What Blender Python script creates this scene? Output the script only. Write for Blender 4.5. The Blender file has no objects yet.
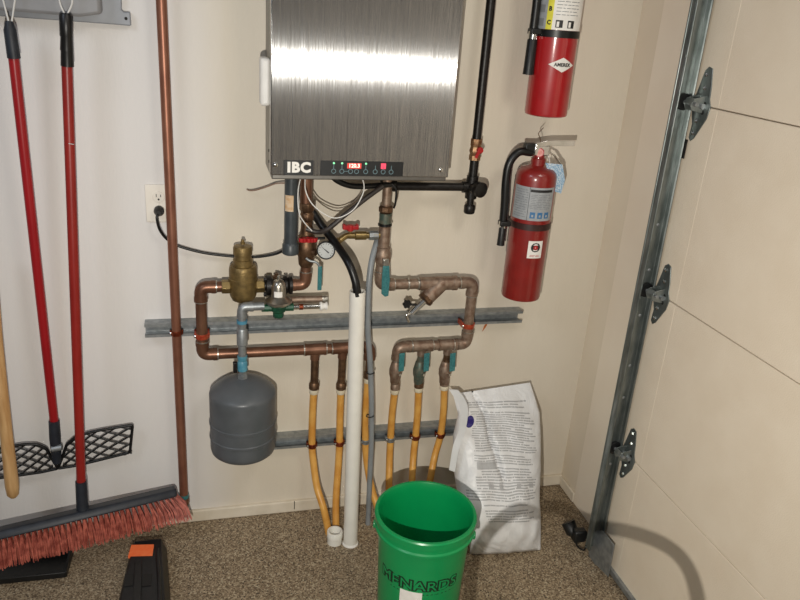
import bpy, bmesh, math, random
from mathutils import Vector as V, Matrix as MX
random.seed(7)
PI = math.pi
# ------------------------------------------------------------------ camera
F = 744.0; D = 2.2; H = 0.7659 * D
def nrm(v): return V(v).normalized()
dY = nrm((-205, 305, -744)); dX = V((2828, 86, -744)).normalized()
dX = (dX - dY * dX.dot(dY)).normalized(); dZ = dX.cross(dY)
O = V((0, -D, H))
def ray(px, py):
    c = V((px - 400, 300 - py, -F)); return V((dX.dot(c), dY.dot(c), dZ.dot(c)))
def P(px, py, Y=0.0):
    r = ray(px, py); return O + r * ((Y + D) / r.y)
def PZ(px, py, Z=0.0):
    r = ray(px, py); return O + r * ((Z - H) / r.z)
def PX(px, py, X): 
    r = ray(px, py); return O + r * (X / r.x)
def rd(px, py, Y, w): return w / 2 * (Y + D) / ray(px, py).y      # radius of something w wide there

sc = bpy.context.scene; COL = sc.collection
cam = bpy.data.objects.new('camera', bpy.data.cameras.new('camera')); COL.objects.link(cam)
cam.data.sensor_width = 36; cam.data.lens = F * 36 / 800; cam.data.clip_start = .01
R3 = MX((dX, dY, dZ)); cam.matrix_world = MX.Translation(O) @ R3.to_4x4()
sc.camera = cam
sc.view_settings.view_transform = 'Standard'; sc.view_settings.look = 'None'
sc.view_settings.gamma = 1; sc.view_settings.exposure = -0.05; sc.view_settings.use_curve_mapping = False

# ------------------------------------------------------------------ materials
def lin(c):
    if isinstance(c, str): c = [int(c[i:i+2], 16) / 255 for i in (1, 3, 5)]
    return tuple((x / 12.92 if x <= .04045 else ((x + .055) / 1.055) ** 2.4) for x in c) + (1,)
class NT:
    def __init__(s, m): s.t = m.node_tree; s.n = s.t.nodes
    def add(s, typ, **kw):
        n = s.n.new(typ)
        for k, v in kw.items():
            if hasattr(n, k) and k not in ('Scale',): setattr(n, k, v)
            else: n.inputs[k.replace('_', ' ')].default_value = v
        return n
    def ln(s, a, ao, b, bi): s.t.links.new(a.outputs[ao], b.inputs[bi])
MATS = {}
def mat(name, c, c2=None, rough=.5, metal=0, sc_=30, bump=0, bsc=None, stretch=None, lo=.35, hi=.65, coat=0, **kw):
    if name in MATS: return MATS[name]
    m = bpy.data.materials.new(name); m.use_nodes = True; t = NT(m)
    b = t.n['Principled BSDF']; b.inputs['Roughness'].default_value = rough
    b.inputs['Metallic'].default_value = metal; b.inputs['Base Color'].default_value = lin(c)
    if coat: b.inputs['Coat Weight'].default_value = coat; b.inputs['Coat Roughness'].default_value = .13
    for k, v in kw.items(): b.inputs[k.replace('_', ' ')].default_value = v
    tc = t.add('ShaderNodeTexCoord'); src = (tc, 'Object')
    if stretch:
        mp = t.add('ShaderNodeMapping'); mp.inputs['Scale'].default_value = stretch
        t.ln(tc, 'Object', mp, 'Vector'); src = (mp, 'Vector')
    if c2:
        nz = t.add('ShaderNodeTexNoise', Scale=sc_, Detail=5.0); t.ln(*src, nz, 'Vector')
        cr = t.add('ShaderNodeValToRGB'); cr.color_ramp.elements[0].position = lo; cr.color_ramp.elements[1].position = hi
        cr.color_ramp.elements[0].color = lin(c); cr.color_ramp.elements[1].color = lin(c2)
        t.ln(nz, 'Fac', cr, 'Fac'); t.ln(cr, 'Color', b, 'Base Color')
    if bump:
        nb = t.add('ShaderNodeTexNoise', Scale=bsc or sc_ * 3, Detail=3.0); t.ln(*src, nb, 'Vector')
        bp = t.add('ShaderNodeBump', Strength=bump, Distance=.002); t.ln(nb, 'Fac', bp, 'Height'); t.ln(bp, 'Normal', b, 'Normal')
    MATS[name] = m; return m

M_wall = mat('painted_drywall', '#d6ccbb', '#dbd2c1', rough=.62, sc_=3.5, bump=.35, bsc=70, stretch=(1.6, 1, .35))
def two_tone(m):
    """the left stretch of the wall is in a greyer primer than the beige on the right"""
    t = NT(m); b = t.n['Principled BSDF']; cr = b.inputs['Base Color'].links[0].from_node
    tc = t.add('ShaderNodeTexCoord'); sx = t.add('ShaderNodeSeparateXYZ'); t.ln(tc, 'Object', sx, 'Vector')
    nz = t.add('ShaderNodeTexNoise', Scale=2.5, Detail=3.0)
    mp = t.add('ShaderNodeMapping'); mp.inputs['Scale'].default_value = (2, 1, .5); t.ln(tc, 'Object', mp, 'Vector'); t.ln(mp, 'Vector', nz, 'Vector')
    ad = t.add('ShaderNodeMath', operation='MULTIPLY_ADD'); ad.inputs[1].default_value = .18; t.ln(nz, 'Fac', ad, 0); t.ln(sx, 'X', ad, 2)
    mr = t.add('ShaderNodeMapRange'); mr.inputs['From Min'].default_value = .02; mr.inputs['From Max'].default_value = .17; t.ln(ad, 'Value', mr, 'Value')
    mx = t.add('ShaderNodeMix', data_type='RGBA'); mx.inputs[6].default_value = lin('#dfdcd9'); t.ln(cr, 'Color', mx, 7); t.ln(mr, 'Result', mx, 0)
    t.ln(mx, 2, b, 'Base Color')
two_tone(M_wall)
M_wallr = mat('painted_side_wall', '#dbceb9', '#e1d5c1', rough=.6, sc_=3, bump=.25, bsc=60)
M_jamb = mat('painted_jamb', '#e6d8c4', '#eadecb', rough=.5, sc_=5, bump=.1)
M_curb = mat('painted_curb', '#cfc4b0', '#dcd2c0', rough=.7, sc_=14, bump=.5, bsc=50)
M_door = mat('door_steel', '#e3d4be', '#e7d9c4', rough=.42, sc_=9, bump=.3, bsc=260)
M_copper = mat('copper', '#6c4a39', '#88634e', rough=.38, metal=.65, sc_=26, stretch=(1, 1, .5))
M_copper2 = mat('bright_copper', '#965a42', '#a87055', rough=.34, metal=.8, sc_=40)
M_oldcopper = mat('tarnished_copper', '#7d6453', '#9d8a7a', rough=.5, metal=.65, sc_=60, bump=.2, bsc=90)
M_solder = mat('solder', '#cfccc4', '#a9a49a', rough=.3, metal=.9, sc_=80)
M_brass = mat('aged_brass', '#6e5c3a', '#8a7448', rough=.45, metal=.65, sc_=50, bump=.35, bsc=220)
M_brass2 = mat('clean_brass', '#7f6b44', '#988358', rough=.34, metal=.8, sc_=40)
M_bronze = mat('dark_bronze', '#5d4636', '#7c6048', rough=.45, metal=.8, sc_=70, bump=.2)
M_galv = mat('galvanised_steel', '#8b9092', '#a4a8aa', rough=.45, metal=.7, sc_=55, bump=.08)
M_track = mat('track_steel', '#6f7674', '#8f9593', rough=.36, metal=.8, sc_=45, stretch=(1, 1, .3))
M_chrome = mat('chrome', '#c8c8c4', '#dddddc', rough=.15, metal=1, sc_=30)
M_blackiron = mat('black_iron', '#120f0e', '#211e1c', rough=.4, metal=.3, sc_=60, bump=.15)
M_blackrub = mat('black_rubber', '#090909', '#0f0f0f', rough=.38, sc_=60)
M_blackplastic = mat('black_plastic', '#0d0e0f', '#151617', rough=.45, sc_=90, bump=.1)
M_darkplastic = mat('charcoal_plastic', '#1c2028', '#252a33', rough=.5, sc_=40)
M_teal = mat('teal_vinyl', '#2a6468', '#3f7c7e', rough=.4, sc_=200)
M_green = mat('dark_green_enamel', '#143d2c', '#1f5a40', rough=.4, sc_=60, metal=.1)
M_redh = mat('red_enamel', '#9c151a', '#b02428', rough=.35, sc_=80)
M_redpole = mat('red_painted_pole', '#921018', '#a2161d', rough=.35, sc_=20, stretch=(1, 1, .2))
M_redpole2 = mat('scuffed_red_pole', '#861a15', '#98261e', rough=.38, sc_=30, stretch=(1, 1, .2))
M_pex = mat('orange_tubing', '#cc8f3e', '#dda856', rough=.4, sc_=20)
M_pexring = mat('clear_ring', '#c9bda0', '#d9cfb8', rough=.4, sc_=50)
M_clampcu = mat('copper_clamp', '#6d2f1c', '#9a4f33', rough=.4, metal=.8, sc_=70)
M_pvc = mat('white_plastic_pipe', '#dedbd2', '#e6e3da', rough=.35, sc_=15)
M_gpvc = mat('grey_plastic_pipe', '#343a3e', '#3d4447', rough=.4, sc_=30)
M_gtube = mat('grey_tube', '#7c8184', '#8b9093', rough=.4, sc_=15)
M_tank = mat('grey_tank_enamel', '#4f5356', '#565a5e', rough=.38, sc_=20)
M_white = mat('white_plastic', '#e8e5de', '#efece6', rough=.4, sc_=20)
M_plate = mat('outlet_plastic', '#e6dfd3', '#ece6db', rough=.4, sc_=20)
M_slot = mat('dark_slot', '#171513', rough=.8)
M_extred = mat('extinguisher_red', '#9e0f15', '#a81419', rough=.4, sc_=20, coat=1)
M_extred2 = mat('extinguisher_dull_red', '#7c130f', '#881813', rough=.42, sc_=20, coat=.8)
M_label = mat('grey_label', '#94979a', '#a5a8aa', rough=.5, sc_=60)
M_paper = mat('paper_label', '#e3dfd8', '#ece9e3', rough=.6, sc_=50)
M_yel = mat('yellow_label', '#d8cf3c', '#e0d84c', rough=.6, sc_=50)
M_ink = mat('black_ink', '#1e1d1d', rough=.6)
M_inkgrey = mat('grey_ink', '#7f8182', rough=.6)
M_inkblue = mat('blue_ink', '#3b6f9c', rough=.6)
M_inkred = mat('red_ink', '#b52525', rough=.6)
M_tag = mat('pale_blue_tag', '#7fa6c4', '#c9d6de', rough=.6, sc_=260, lo=.45, hi=.55)
M_bucket = mat('green_bucket_plastic', '#068a4c', '#08904f', rough=.30, sc_=10)
M_bristle = mat('salmon_bristle', '#8a4034', '#bf6a58', rough=.6, sc_=60)
M_wood = mat('worn_wood', '#b98c58', '#d3ab77', rough=.55, sc_=18, stretch=(4, 4, .5))
M_rack = mat('grey_rack_plastic', '#8c9097', '#989ca3', rough=.45, sc_=15)
M_orange = mat('orange_sticker', '#ee6a35', '#f07a45', rough=.5, sc_=60)
M_cord = mat('white_cord', '#dcdad6', rough=.6)
M_tan = mat('tan_label', '#d9c8ae', '#c39a6b', rough=.6, sc_=60)
M_silverpaint = mat('panel_edge', '#77746f', '#7f7c77', rough=.4, metal=.8, sc_=40)

def emis(name, c, s):
    m = mat(name, c, rough=.5); b = m.node_tree.nodes['Principled BSDF']
    b.inputs['Emission Color'].default_value = lin(c); b.inputs['Emission Strength'].default_value = s; return m
M_ledred = emis('red_led_digits', '#ff4a3a', 2.2)
M_ledgreen = emis('green_led', '#7fd6a0', .9)

# brushed stainless: vertical grain
def stainless():
    m = bpy.data.materials.new('brushed_stainless'); m.use_nodes = True; t = NT(m); b = t.n['Principled BSDF']
    tc = t.add('ShaderNodeTexCoord'); mp = t.add('ShaderNodeMapping'); mp.inputs['Scale'].default_value = (1900, 1, 2)
    t.ln(tc, 'Object', mp, 'Vector'); nz = t.add('ShaderNodeTexNoise', Scale=1.0, Detail=4.0); t.ln(mp, 'Vector', nz, 'Vector')
    cr = t.add('ShaderNodeValToRGB'); cr.color_ramp.elements[0].color = lin('#bcbcbc'); cr.color_ramp.elements[1].color = lin('#c0c0c0')
    cr.color_ramp.elements[0].position = .3; cr.color_ramp.elements[1].position = .7
    t.ln(nz, 'Fac', cr, 'Fac'); t.ln(cr, 'Color', b, 'Base Color')
    b.inputs['Metallic'].default_value = 1; b.inputs['Roughness'].default_value = .15
    b.inputs['Anisotropic'].default_value = 1.0
    tg = t.add('ShaderNodeTangent'); tg.direction_type = 'RADIAL'; tg.axis = 'Y'
    cx = t.add('ShaderNodeCombineXYZ'); cx.inputs[0].default_value = ANI[0]; cx.inputs[1].default_value = 0; cx.inputs[2].default_value = ANI[1]
    t.ln(cx, 'Vector', b, 'Tangent')
    bp = t.add('ShaderNodeBump', Strength=1.0, Distance=.0007); t.ln(nz, 'Fac', bp, 'Height'); t.ln(bp, 'Normal', b, 'Normal')
    return m
ANI = (1, 0)
M_steel = stainless()

def floor_mat():
    m = bpy.data.materials.new('flaked_floor'); m.use_nodes = True; t = NT(m); b = t.n['Principled BSDF']
    tc = t.add('ShaderNodeTexCoord')
    vo = t.add('ShaderNodeTexVoronoi', Scale=240.0); t.ln(tc, 'Object', vo, 'Vector')
    sep = t.add('ShaderNodeSeparateColor'); t.ln(vo, 'Color', sep, 'Color')
    cr = t.add('ShaderNodeValToRGB'); cr.color_ramp.interpolation = 'CONSTANT'
    e = cr.color_ramp.elements; e[0].position = 0; e[0].color = lin('#6a5a46')
    e[1].position = .22; e[1].color = lin('#8e7c64')
    for p, c in ((.45, '#a08e74'), (.68, '#7c6b55'), (.84, '#b5a68c'), (.95, '#4a3e32')):
        x = e.new(p); x.color = lin(c)
    t.ln(sep, 'Red', cr, 'Fac')
    nz = t.add('ShaderNodeTexNoise', Scale=2.5, Detail=4.0); t.ln(tc, 'Object', nz, 'Vector')
    mr = t.add('ShaderNodeMapRange'); mr.inputs['From Min'].default_value = .3; mr.inputs['From Max'].default_value = .7
    mr.inputs['To Min'].default_value = .88; mr.inputs['To Max'].default_value = 1.05; t.ln(nz, 'Fac', mr, 'Value')
    mx = t.add('ShaderNodeVectorMath', operation='SCALE'); t.ln(cr, 'Color', mx, 0); t.ln(mr, 'Result', mx, 'Scale')
    t.ln(mx, 'Vector', b, 'Base Color'); b.inputs['Roughness'].default_value = .55
    bp = t.add('ShaderNodeBump', Strength=.5, Distance=.002); t.ln(sep, 'Green', bp, 'Height'); t.ln(bp, 'Normal', b, 'Normal')
    return m
M_floor = floor_mat()

def bag_mat():
    """white woven bag with rows of fine print, laid out in the bag's own UV space"""
    m = bpy.data.materials.new('printed_bag'); m.use_nodes = True; t = NT(m); b = t.n['Principled BSDF']
    uv = t.add('ShaderNodeUVMap'); uv.uv_map = 'UVMap'
    sx = t.add('ShaderNodeSeparateXYZ'); t.ln(uv, 'UV', sx, 'Vector')
    def M(op, a, bb=None, c=None):
        n = t.add('ShaderNodeMath', operation=op)
        for i, v in enumerate((a, bb, c)):
            if v is None: continue
            if isinstance(v, (int, float)): n.inputs[i].default_value = v
            else: t.ln(v[0], v[1], n, i)
        return (n, 'Value')
    u, v = (sx, 'X'), (sx, 'Y')
    wz = t.add('ShaderNodeTexNoise', Scale=2.2, Detail=2.0); t.ln(uv, 'UV', wz, 'Vector')
    v = M('ADD', v, M('MULTIPLY', M('SUBTRACT', (wz, 'Fac'), .5), .05)); v = M('ADD', v, M('MULTIPLY', u, .012))
    NR = 64
    row = M('FLOOR', M('MULTIPLY', v, NR)); fr = M('FRACT', M('MULTIPLY', v, NR))
    line = M('LESS_THAN', fr, .5)
    # broken words along the row
    cv = t.add('ShaderNodeCombineXYZ'); t.ln(*M('MULTIPLY', u, 70), cv, 0); t.ln(*M('MULTIPLY', row, 7.3), cv, 1)
    w = t.add('ShaderNodeTexNoise', Scale=1.0, Detail=1.0); t.ln(cv, 'Vector', w, 'Vector')
    words = M('GREATER_THAN', (w, 'Fac'), .36)
    # row-wise extent / paragraph mask
    wn = t.add('ShaderNodeTexWhiteNoise', noise_dimensions='1D'); t.ln(*row, wn, 'W')
    rowon = M('GREATER_THAN', (wn, 'Value'), .14)
    wn2 = t.add('ShaderNodeTexWhiteNoise', noise_dimensions='1D'); t.ln(*M('FLOOR', M('MULTIPLY', v, 13)), wn2, 'W')
    left = M('MULTIPLY', (wn2, 'Value'), .2)
    inl = M('GREATER_THAN', u, M('ADD', left, .06)); inr = M('LESS_THAN', u, M('SUBTRACT', .93, M('MULTIPLY', (wn, 'Value'), .22)))
    ink = M('MULTIPLY', M('MULTIPLY', line, words), M('MULTIPLY', rowon, M('MULTIPLY', inl, inr)))
    vin = M('MULTIPLY', M('GREATER_THAN', v, .20), M('LESS_THAN', v, .93))
    ink = M('MULTIPLY', ink, vin)
    # grey table block
    def rect(u0, u1, v0, v1): return M('MULTIPLY', M('MULTIPLY', M('GREATER_THAN', u, u0), M('LESS_THAN', u, u1)), M('MULTIPLY', M('GREATER_THAN', v, v0), M('LESS_THAN', v, v1)))
    blk = M('ADD', rect(.2, .42, .50, .545), M('ADD', rect(.3, .36, .39, .42), M('ADD', rect(.42, .47, .39, .42), M('ADD', rect(.62, .67, .39, .42), rect(.78, .84, .395, .42)))))
    ink = M('MAXIMUM', M('MULTIPLY', ink, .52), M('MULTIPLY', blk, .45))
    oval = M('LESS_THAN', M('ADD', M('POWER', M('DIVIDE', M('SUBTRACT', u, .13), .045), 2), M('POWER', M('DIVIDE', M('SUBTRACT', v, .80), .04), 2)), 1)
    mx = t.add('ShaderNodeMix', data_type='RGBA'); mx.inputs[6].default_value = lin('#dedede'); mx.inputs[7].default_value = lin('#55575b')
    t.ln(ink[0], 'Value', mx, 0)
    mx2 = t.add('ShaderNodeMix', data_type='RGBA'); t.ln(mx, 2, mx2, 6); mx2.inputs[7].default_value = lin('#2c2270'); t.ln(oval[0], 'Value', mx2, 0)
    t.ln(mx2, 2, b, 'Base Color'); b.inputs['Roughness'].default_value = .38
    nz = t.add('ShaderNodeTexNoise', Scale=9.0, Detail=4.0, Distortion=1.2)
    tc = t.add('ShaderNodeTexCoord'); t.ln(tc, 'Object', nz, 'Vector')
    bp = t.add('ShaderNodeBump', Strength=.55, Distance=.02); t.ln(nz, 'Fac', bp, 'Height'); t.ln(bp, 'Normal', b, 'Normal')
    return m
M_bag = bag_mat()

# ------------------------------------------------------------------ mesh builder
def perp(d):
    d = d.normalized(); a = V((0, 0, 1)) if abs(d.z) < .9 else V((1, 0, 0))
    u = d.cross(a).normalized(); return u, d.cross(u).normalized()
def fillet(pts, rb, n=6):
    pts = [V(p) for p in pts]; out = [pts[0]]
    for i in range(1, len(pts) - 1):
        a, b, c = pts[i-1], pts[i], pts[i+1]
        d1 = (a - b); d2 = (c - b); L = min(rb, d1.length * .49, d2.length * .49)
        p = b + d1.normalized() * L; q = b + d2.normalized() * L
        for k in range(n + 1):
            s = k / n; out.append(p * (1-s)**2 + b * 2*s*(1-s) + q * s*s)
    out.append(pts[-1]); return out
def smooth(pts, n=8):                                   # Catmull-Rom
    pts = [V(p) for p in pts]; q = [pts[0] * 2 - pts[1]] + pts + [pts[-1] * 2 - pts[-2]]; out = []
    for i in range(1, len(q) - 2):
        for k in range(n):
            s = k / n
            out.append(.5 * ((2*q[i]) + (q[i+1]-q[i-1])*s + (2*q[i-1]-5*q[i]+4*q[i+1]-q[i+2])*s*s + (3*q[i]-q[i-1]-3*q[i+1]+q[i+2])*s**3))
    out.append(pts[-1]); return out
class MB:
    def __init__(s): s.bm = bmesh.new()
    def rings(s, rings, caps=True):
        vs = [[s.bm.verts.new(p) for p in r] for r in rings]; n = len(vs[0])
        for a, b in zip(vs, vs[1:]):
            for i in range(n):
                try: s.bm.faces.new((a[i], a[(i+1) % n], b[(i+1) % n], b[i]))
                except ValueError: pass
        if caps: s.bm.faces.new(list(reversed(vs[0]))); s.bm.faces.new(vs[-1])
        return s
    def tube(s, pts, r, seg=16, caps=True):
        pts = [V(p) for p in pts]; rr = r if isinstance(r, (list, tuple)) else [r] * len(pts)
        t0 = (pts[1] - pts[0]).normalized(); u, w = perp(t0); R = []
        for i, p in enumerate(pts):
            a = pts[max(i-1, 0)]; b = pts[min(i+1, len(pts)-1)]; t = (b - a).normalized()
            u = (u - t * u.dot(t)).normalized(); w = t.cross(u)
            R.append([p + (u * math.cos(2*PI*k/seg) + w * math.sin(2*PI*k/seg)) * rr[i] for k in range(seg)])
        return s.rings(R, caps)
    def lathe(s, base, axis, prof, seg=32, caps=True):   # prof: (radius, height)
        base = V(base); ax = V(axis).normalized(); u, w = perp(ax)
        return s.rings([[base + ax * h + (u * math.cos(2*PI*k/seg) + w * math.sin(2*PI*k/seg)) * max(r, 1e-5) for k in range(seg)] for r, h in prof], caps)
    def cyl(s, a, b, r, r2=None, seg=24):
        a = V(a); b = V(b); L = (b - a).length
        return s.lathe(a, b - a, [(r, 0), (r if r2 is None else r2, L)], seg)
    def box(s, c, size, rot=None):
        c = V(c); h = V(size) / 2; rot = rot or MX.Identity(3)
        v = [s.bm.verts.new(c + rot @ V((h.x*a, h.y*b, h.z*d))) for a in (-1, 1) for b in (-1, 1) for d in (-1, 1)]
        for f in ((0,1,3,2), (4,6,7,5), (0,4,5,1), (2,3,7,6), (0,2,6,4), (1,5,7,3)): s.bm.faces.new([v[i] for i in f])
        return s
    def bb(s, lo, hi):
        lo = V(lo); hi = V(hi); return s.box((lo+hi)/2, hi-lo)
    def prism(s, pts, ext):
        ext = V(ext); a = [s.bm.verts.new(V(p)) for p in pts]; b = [s.bm.verts.new(V(p) + ext) for p in pts]; n = len(a)
        s.bm.faces.new(a); s.bm.faces.new(list(reversed(b)))
        for i in range(n): s.bm.faces.new((a[i], b[i], b[(i+1) % n], a[(i+1) % n]))
        return s
    def build(s, name, m, parent=None, bevel=0, label=None, ang=38, kind=None, bseg=2):
        bm = s.bm; bmesh.ops.recalc_face_normals(bm, faces=bm.faces)
        org = V((0, 0, 0)); me = bpy.data.meshes.new(name)
        root = parent
        while root is not None and root.parent is not None: root = root.parent
        if root is not None: org = V(root.get('_o', (0, 0, 0)))
        bmesh.ops.translate(bm, verts=bm.verts, vec=-org)
        for f in bm.faces: f.smooth = True
        bm.to_mesh(me); bm.free(); me.set_sharp_from_angle(angle=math.radians(ang)); me.materials.append(m)
        o = bpy.data.objects.new(name, me); COL.objects.link(o)
        if parent is not None: o.parent = parent
        if bevel:
            md = o.modifiers.new('bevel', 'BEVEL'); md.width = bevel; md.segments = bseg; md.limit_method = 'ANGLE'; md.angle_limit = math.radians(40)
        if label: o['label'] = label
        if kind: o['kind'] = kind
        return o
def tag(o, label, cat, group=None):
    o['label'] = label; o['category'] = cat
    if group: o['group'] = group
    return o
def thing(name, label, cat, loc, group=None):
    o = bpy.data.objects.new(name, None); COL.objects.link(o); o.empty_display_size = .05
    o.location = V(loc); o['_o'] = tuple(V(loc)); return tag(o, label, cat, group)
def struct(o): o['kind'] = 'structure'; return o
def textmesh(txt, size, off=0.0, ext=.0006, align='CENTER', sx=1.0, sp=1.0):
    cu = bpy.data.curves.new('t', 'FONT'); cu.body = txt; cu.size = size; cu.offset = off; cu.extrude = ext
    cu.align_x = align; cu.align_y = 'CENTER'; cu.resolution_u = 3; cu.space_character = sp
    o = bpy.data.objects.new('t', cu); COL.objects.link(o); dg = bpy.context.evaluated_depsgraph_get(); dg.update()
    me = bpy.data.meshes.new_from_object(o.evaluated_get(dg)); bpy.data.objects.remove(o)
    b = MB(); b.bm.from_mesh(me); bpy.data.meshes.remove(me)
    for v in b.bm.verts: v.co.x *= sx
    return b
def front(b, at, right=V((1, 0, 0)), up=V((0, 0, 1))):     # text plane placed in the world
    at = V(at); nn = right.cross(up)
    for v in b.bm.verts: v.co = at + right * v.co.x + up * v.co.y + nn * v.co.z
    return b
def wrap(b, c, r, a0, z, slope=0.0):                     # flat text wrapped round an upright cylinder, a0 = angle of its middle
    for v in b.bm.verts:
        x, y, zz = v.co; rr = r + slope * y
        a = a0 + x / r; v.co = V((c[0] + math.cos(a) * (rr + zz), c[1] + math.sin(a) * (rr + zz), z + y))
    return b
def patch(c, r, a0, x0, x1, z0, z1, th=.0008, n=14):      # curved sticker on an upright cylinder
    b = MB(); rows = []
    o = [V((c[0] + math.cos(a0 + x/r) * (r+th), c[1] + math.sin(a0 + x/r) * (r+th), 0)) for x in [x0 + (x1-x0)*i/n for i in range(n+1)]]
    i_ = [V((c[0] + math.cos(a0 + x/r) * (r-.001), c[1] + math.sin(a0 + x/r) * (r-.001), 0)) for x in [x0 + (x1-x0)*i/n for i in range(n+1)]]
    loop = o + i_[::-1]; b.rings([[p + V((0, 0, z0)) for p in loop], [p + V((0, 0, z1)) for p in loop]], caps=False)
    vs = list(b.bm.verts); N = len(loop); m = n + 1
    for base in (0, N):
        for k in range(n): b.bm.faces.new((vs[base+k], vs[base+k+1], vs[base+N-2-k], vs[base+N-1-k]))
    return b
def ring_tube(c, axis, R, r, seg=32, s2=8, a0=0, a1=2*PI):
    u, w = perp(V(axis)); c = V(c)
    return [c + (u * math.cos(a0 + (a1-a0)*k/seg) + w * math.sin(a0 + (a1-a0)*k/seg)) * R for k in range(seg + 1)]

# pipework helpers
def solder(parent, p, d, r, m=None):
    d = V(d).normalized(); p = V(p)
    return MB().cyl(p - d * .0022, p + d * .0022, r * 1.2, seg=20).build('solder_joint', m or M_solder, parent, label='silver solder ring')
def elbow(root, a, c, b, r, m, name='elbow', k=1.0, rings=True):
    """fitting at corner c between directions towards a and b"""
    a, b, c = V(a), V(b), V(c); d1 = (a-c).normalized(); d2 = (b-c).normalized(); L = r * 2.6 * k
    pts = fillet([c + d1*L, c, c + d2*L], L * .8, 8)
    mb = MB().tube(pts, r * 1.14, 20)
    for d in (d1, d2): mb.cyl(c + d*(L*.72), c + d*(L*1.02), r * 1.22, seg=20)
    o = mb.build(name, m, root)
    if rings: solder(o, c + d1*L*1.04, d1, r); solder(o, c + d2*L*1.04, d2, r)
    return o
def pipe(root, a, b, r, m, name='pipe', label=None):
    return MB().cyl(a, b, r, seg=20).build(name, m, root, label=label)
def route(root, pts, r, mp, me, rings=True):
    pts = [V(p) for p in pts]
    for i in range(len(pts) - 1):
        a, b = pts[i], pts[i+1]; d = (b-a).normalized()
        if i > 0: a = a + d * r * 1.3
        if i < len(pts) - 2: b = b - d * r * 1.3
        pipe(root, a, b, r, mp)
    for i in range(1, len(pts) - 1): elbow(root, pts[i-1], pts[i], pts[i+1], r, me, rings=rings)
def tee(root, c, d, dn, r, r2, m, rings=True):
    c = V(c); d = V(d).normalized(); dn = V(dn).normalized()
    mb = MB().cyl(c - d*r*2, c + d*r*2, r*1.15, seg=20).cyl(c, c + dn*r*2.1, r2*1.2, seg=20)
    for s_ in (-1, 1): mb.cyl(c + d*r*1.7*s_, c + d*r*2.05*s_, r*1.22, seg=20)
    o = mb.build('tee', m, root)
    if rings: solder(o, c + d*r*2.1, d, r); solder(o, c - d*r*2.1, d, r)
    return o
def lever(parent, c, along, out, L, w, m, bend=.012):
    """flat lever handle standing off a valve body"""
    c = V(c); al = V(along).normalized(); out = V(out).normalized(); sd = al.cross(out)
    prof = [(-.01, 0), (.008, 0), (.02, bend), (L, bend)]
    mb = MB(); R = []
    for k, (t, h) in enumerate(prof):
        for_t = c + al*t + out*h; ww = w * (.75 if k < 2 else 1)
        R.append([for_t + sd*ww/2, for_t - sd*ww/2, for_t - sd*ww/2 + out*.003, for_t + sd*ww/2 + out*.003])
    mb.rings(R); return mb.build('lever', m, parent, bevel=.0012, label=None)
def hexnut(mb, a, b, r):
    a, b = V(a), V(b); mb.lathe(a, b-a, [(r*.92, 0), (r, .0015), (r, (b-a).length-.0015), (r*.92, (b-a).length)], 6); return mb

# ================================================================== the setting
WX = 1.329; DX = 1.27
fl = MB().bb((-2.2, -4.2, -.05), (2.0, .1, 0)).build('floor', M_floor); struct(fl)
wb = MB().bb((-2.2, 0, 0), (WX + .1, .12, 2.9)).build('wall_back', M_wall); struct(wb)
wr = MB().bb((WX, -.42, 0), (WX + .12, 0, 2.9)).build('wall_right', M_wallr); struct(wr)
YJ = PX(628, 200, WX - .006).y; print('YJ', YJ)
tj = MB().bb((WX - .006, -.60, 0), (WX + .02, YJ, 2.9)).build('trim_1', M_jamb, bevel=.002); struct(tj)
b = MB(); b.bb((-2.2, -.012, 0), (WX, .002, .045)); cb = b.build('baseboard_back', M_curb, bevel=.004); struct(cb)
MB().bb((P(294, 503).x - .0012, -.0128, .012), (P(294, 503).x + .0012, -.0115, .046)).build('crack', M_slot, cb, label='thin dark crack')
b = MB(); b.bb((WX - .01, YJ, 0), (WX + .001, -.012, .04)); struct(b.build('baseboard_right', M_curb, bevel=.004))

# garage door ------------------------------------------------------------------
door = thing('door_1', 'beige sectional garage door with roller hinges along its edge', 'garage door', (DX, -1.8, 0)); struct(door)
del door['category']
J = [.02, .437, .972, 1.505, 2.04, 2.57]
for i in range(5):
    z0, z1 = J[i] + .0008, J[i+1] - .0008
    s_ = MB().bb((DX, -3.9, z0), (DX + .04, -.425, z1)).build('door_section', M_door, door, bevel=.0022)
    MB().bb((DX - .0004, -.535, z0 + .004), (DX + .001, -.43, z1 - .004)).build('end_stile', M_door, s_, bevel=.0008)
b = MB().bb((DX - .012, -3.9, .012), (DX + .03, -.47, .03)); sd = b.build('bottom_retainer', M_galv, door, bevel=.002)
b = MB().tube([V((DX + .005, -3.9, .010)), V((DX + .005, -.46, .010))], .0125, 12); b.build('bottom_seal', M_blackrub, door, label='black rubber seal')
g = PX(615, 581, DX)
MB().prism([PX(611, 573, DX-.001), PX(613, 572, DX-.001), PX(619, 586, DX-.001), PX(617, 588, DX-.001)], (.001, 0, 0)).build('sticker', mat('rust_sticker', '#8a4630', '#a86a4a', sc_=80), door, label='small rust-brown warning sticker')

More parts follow.
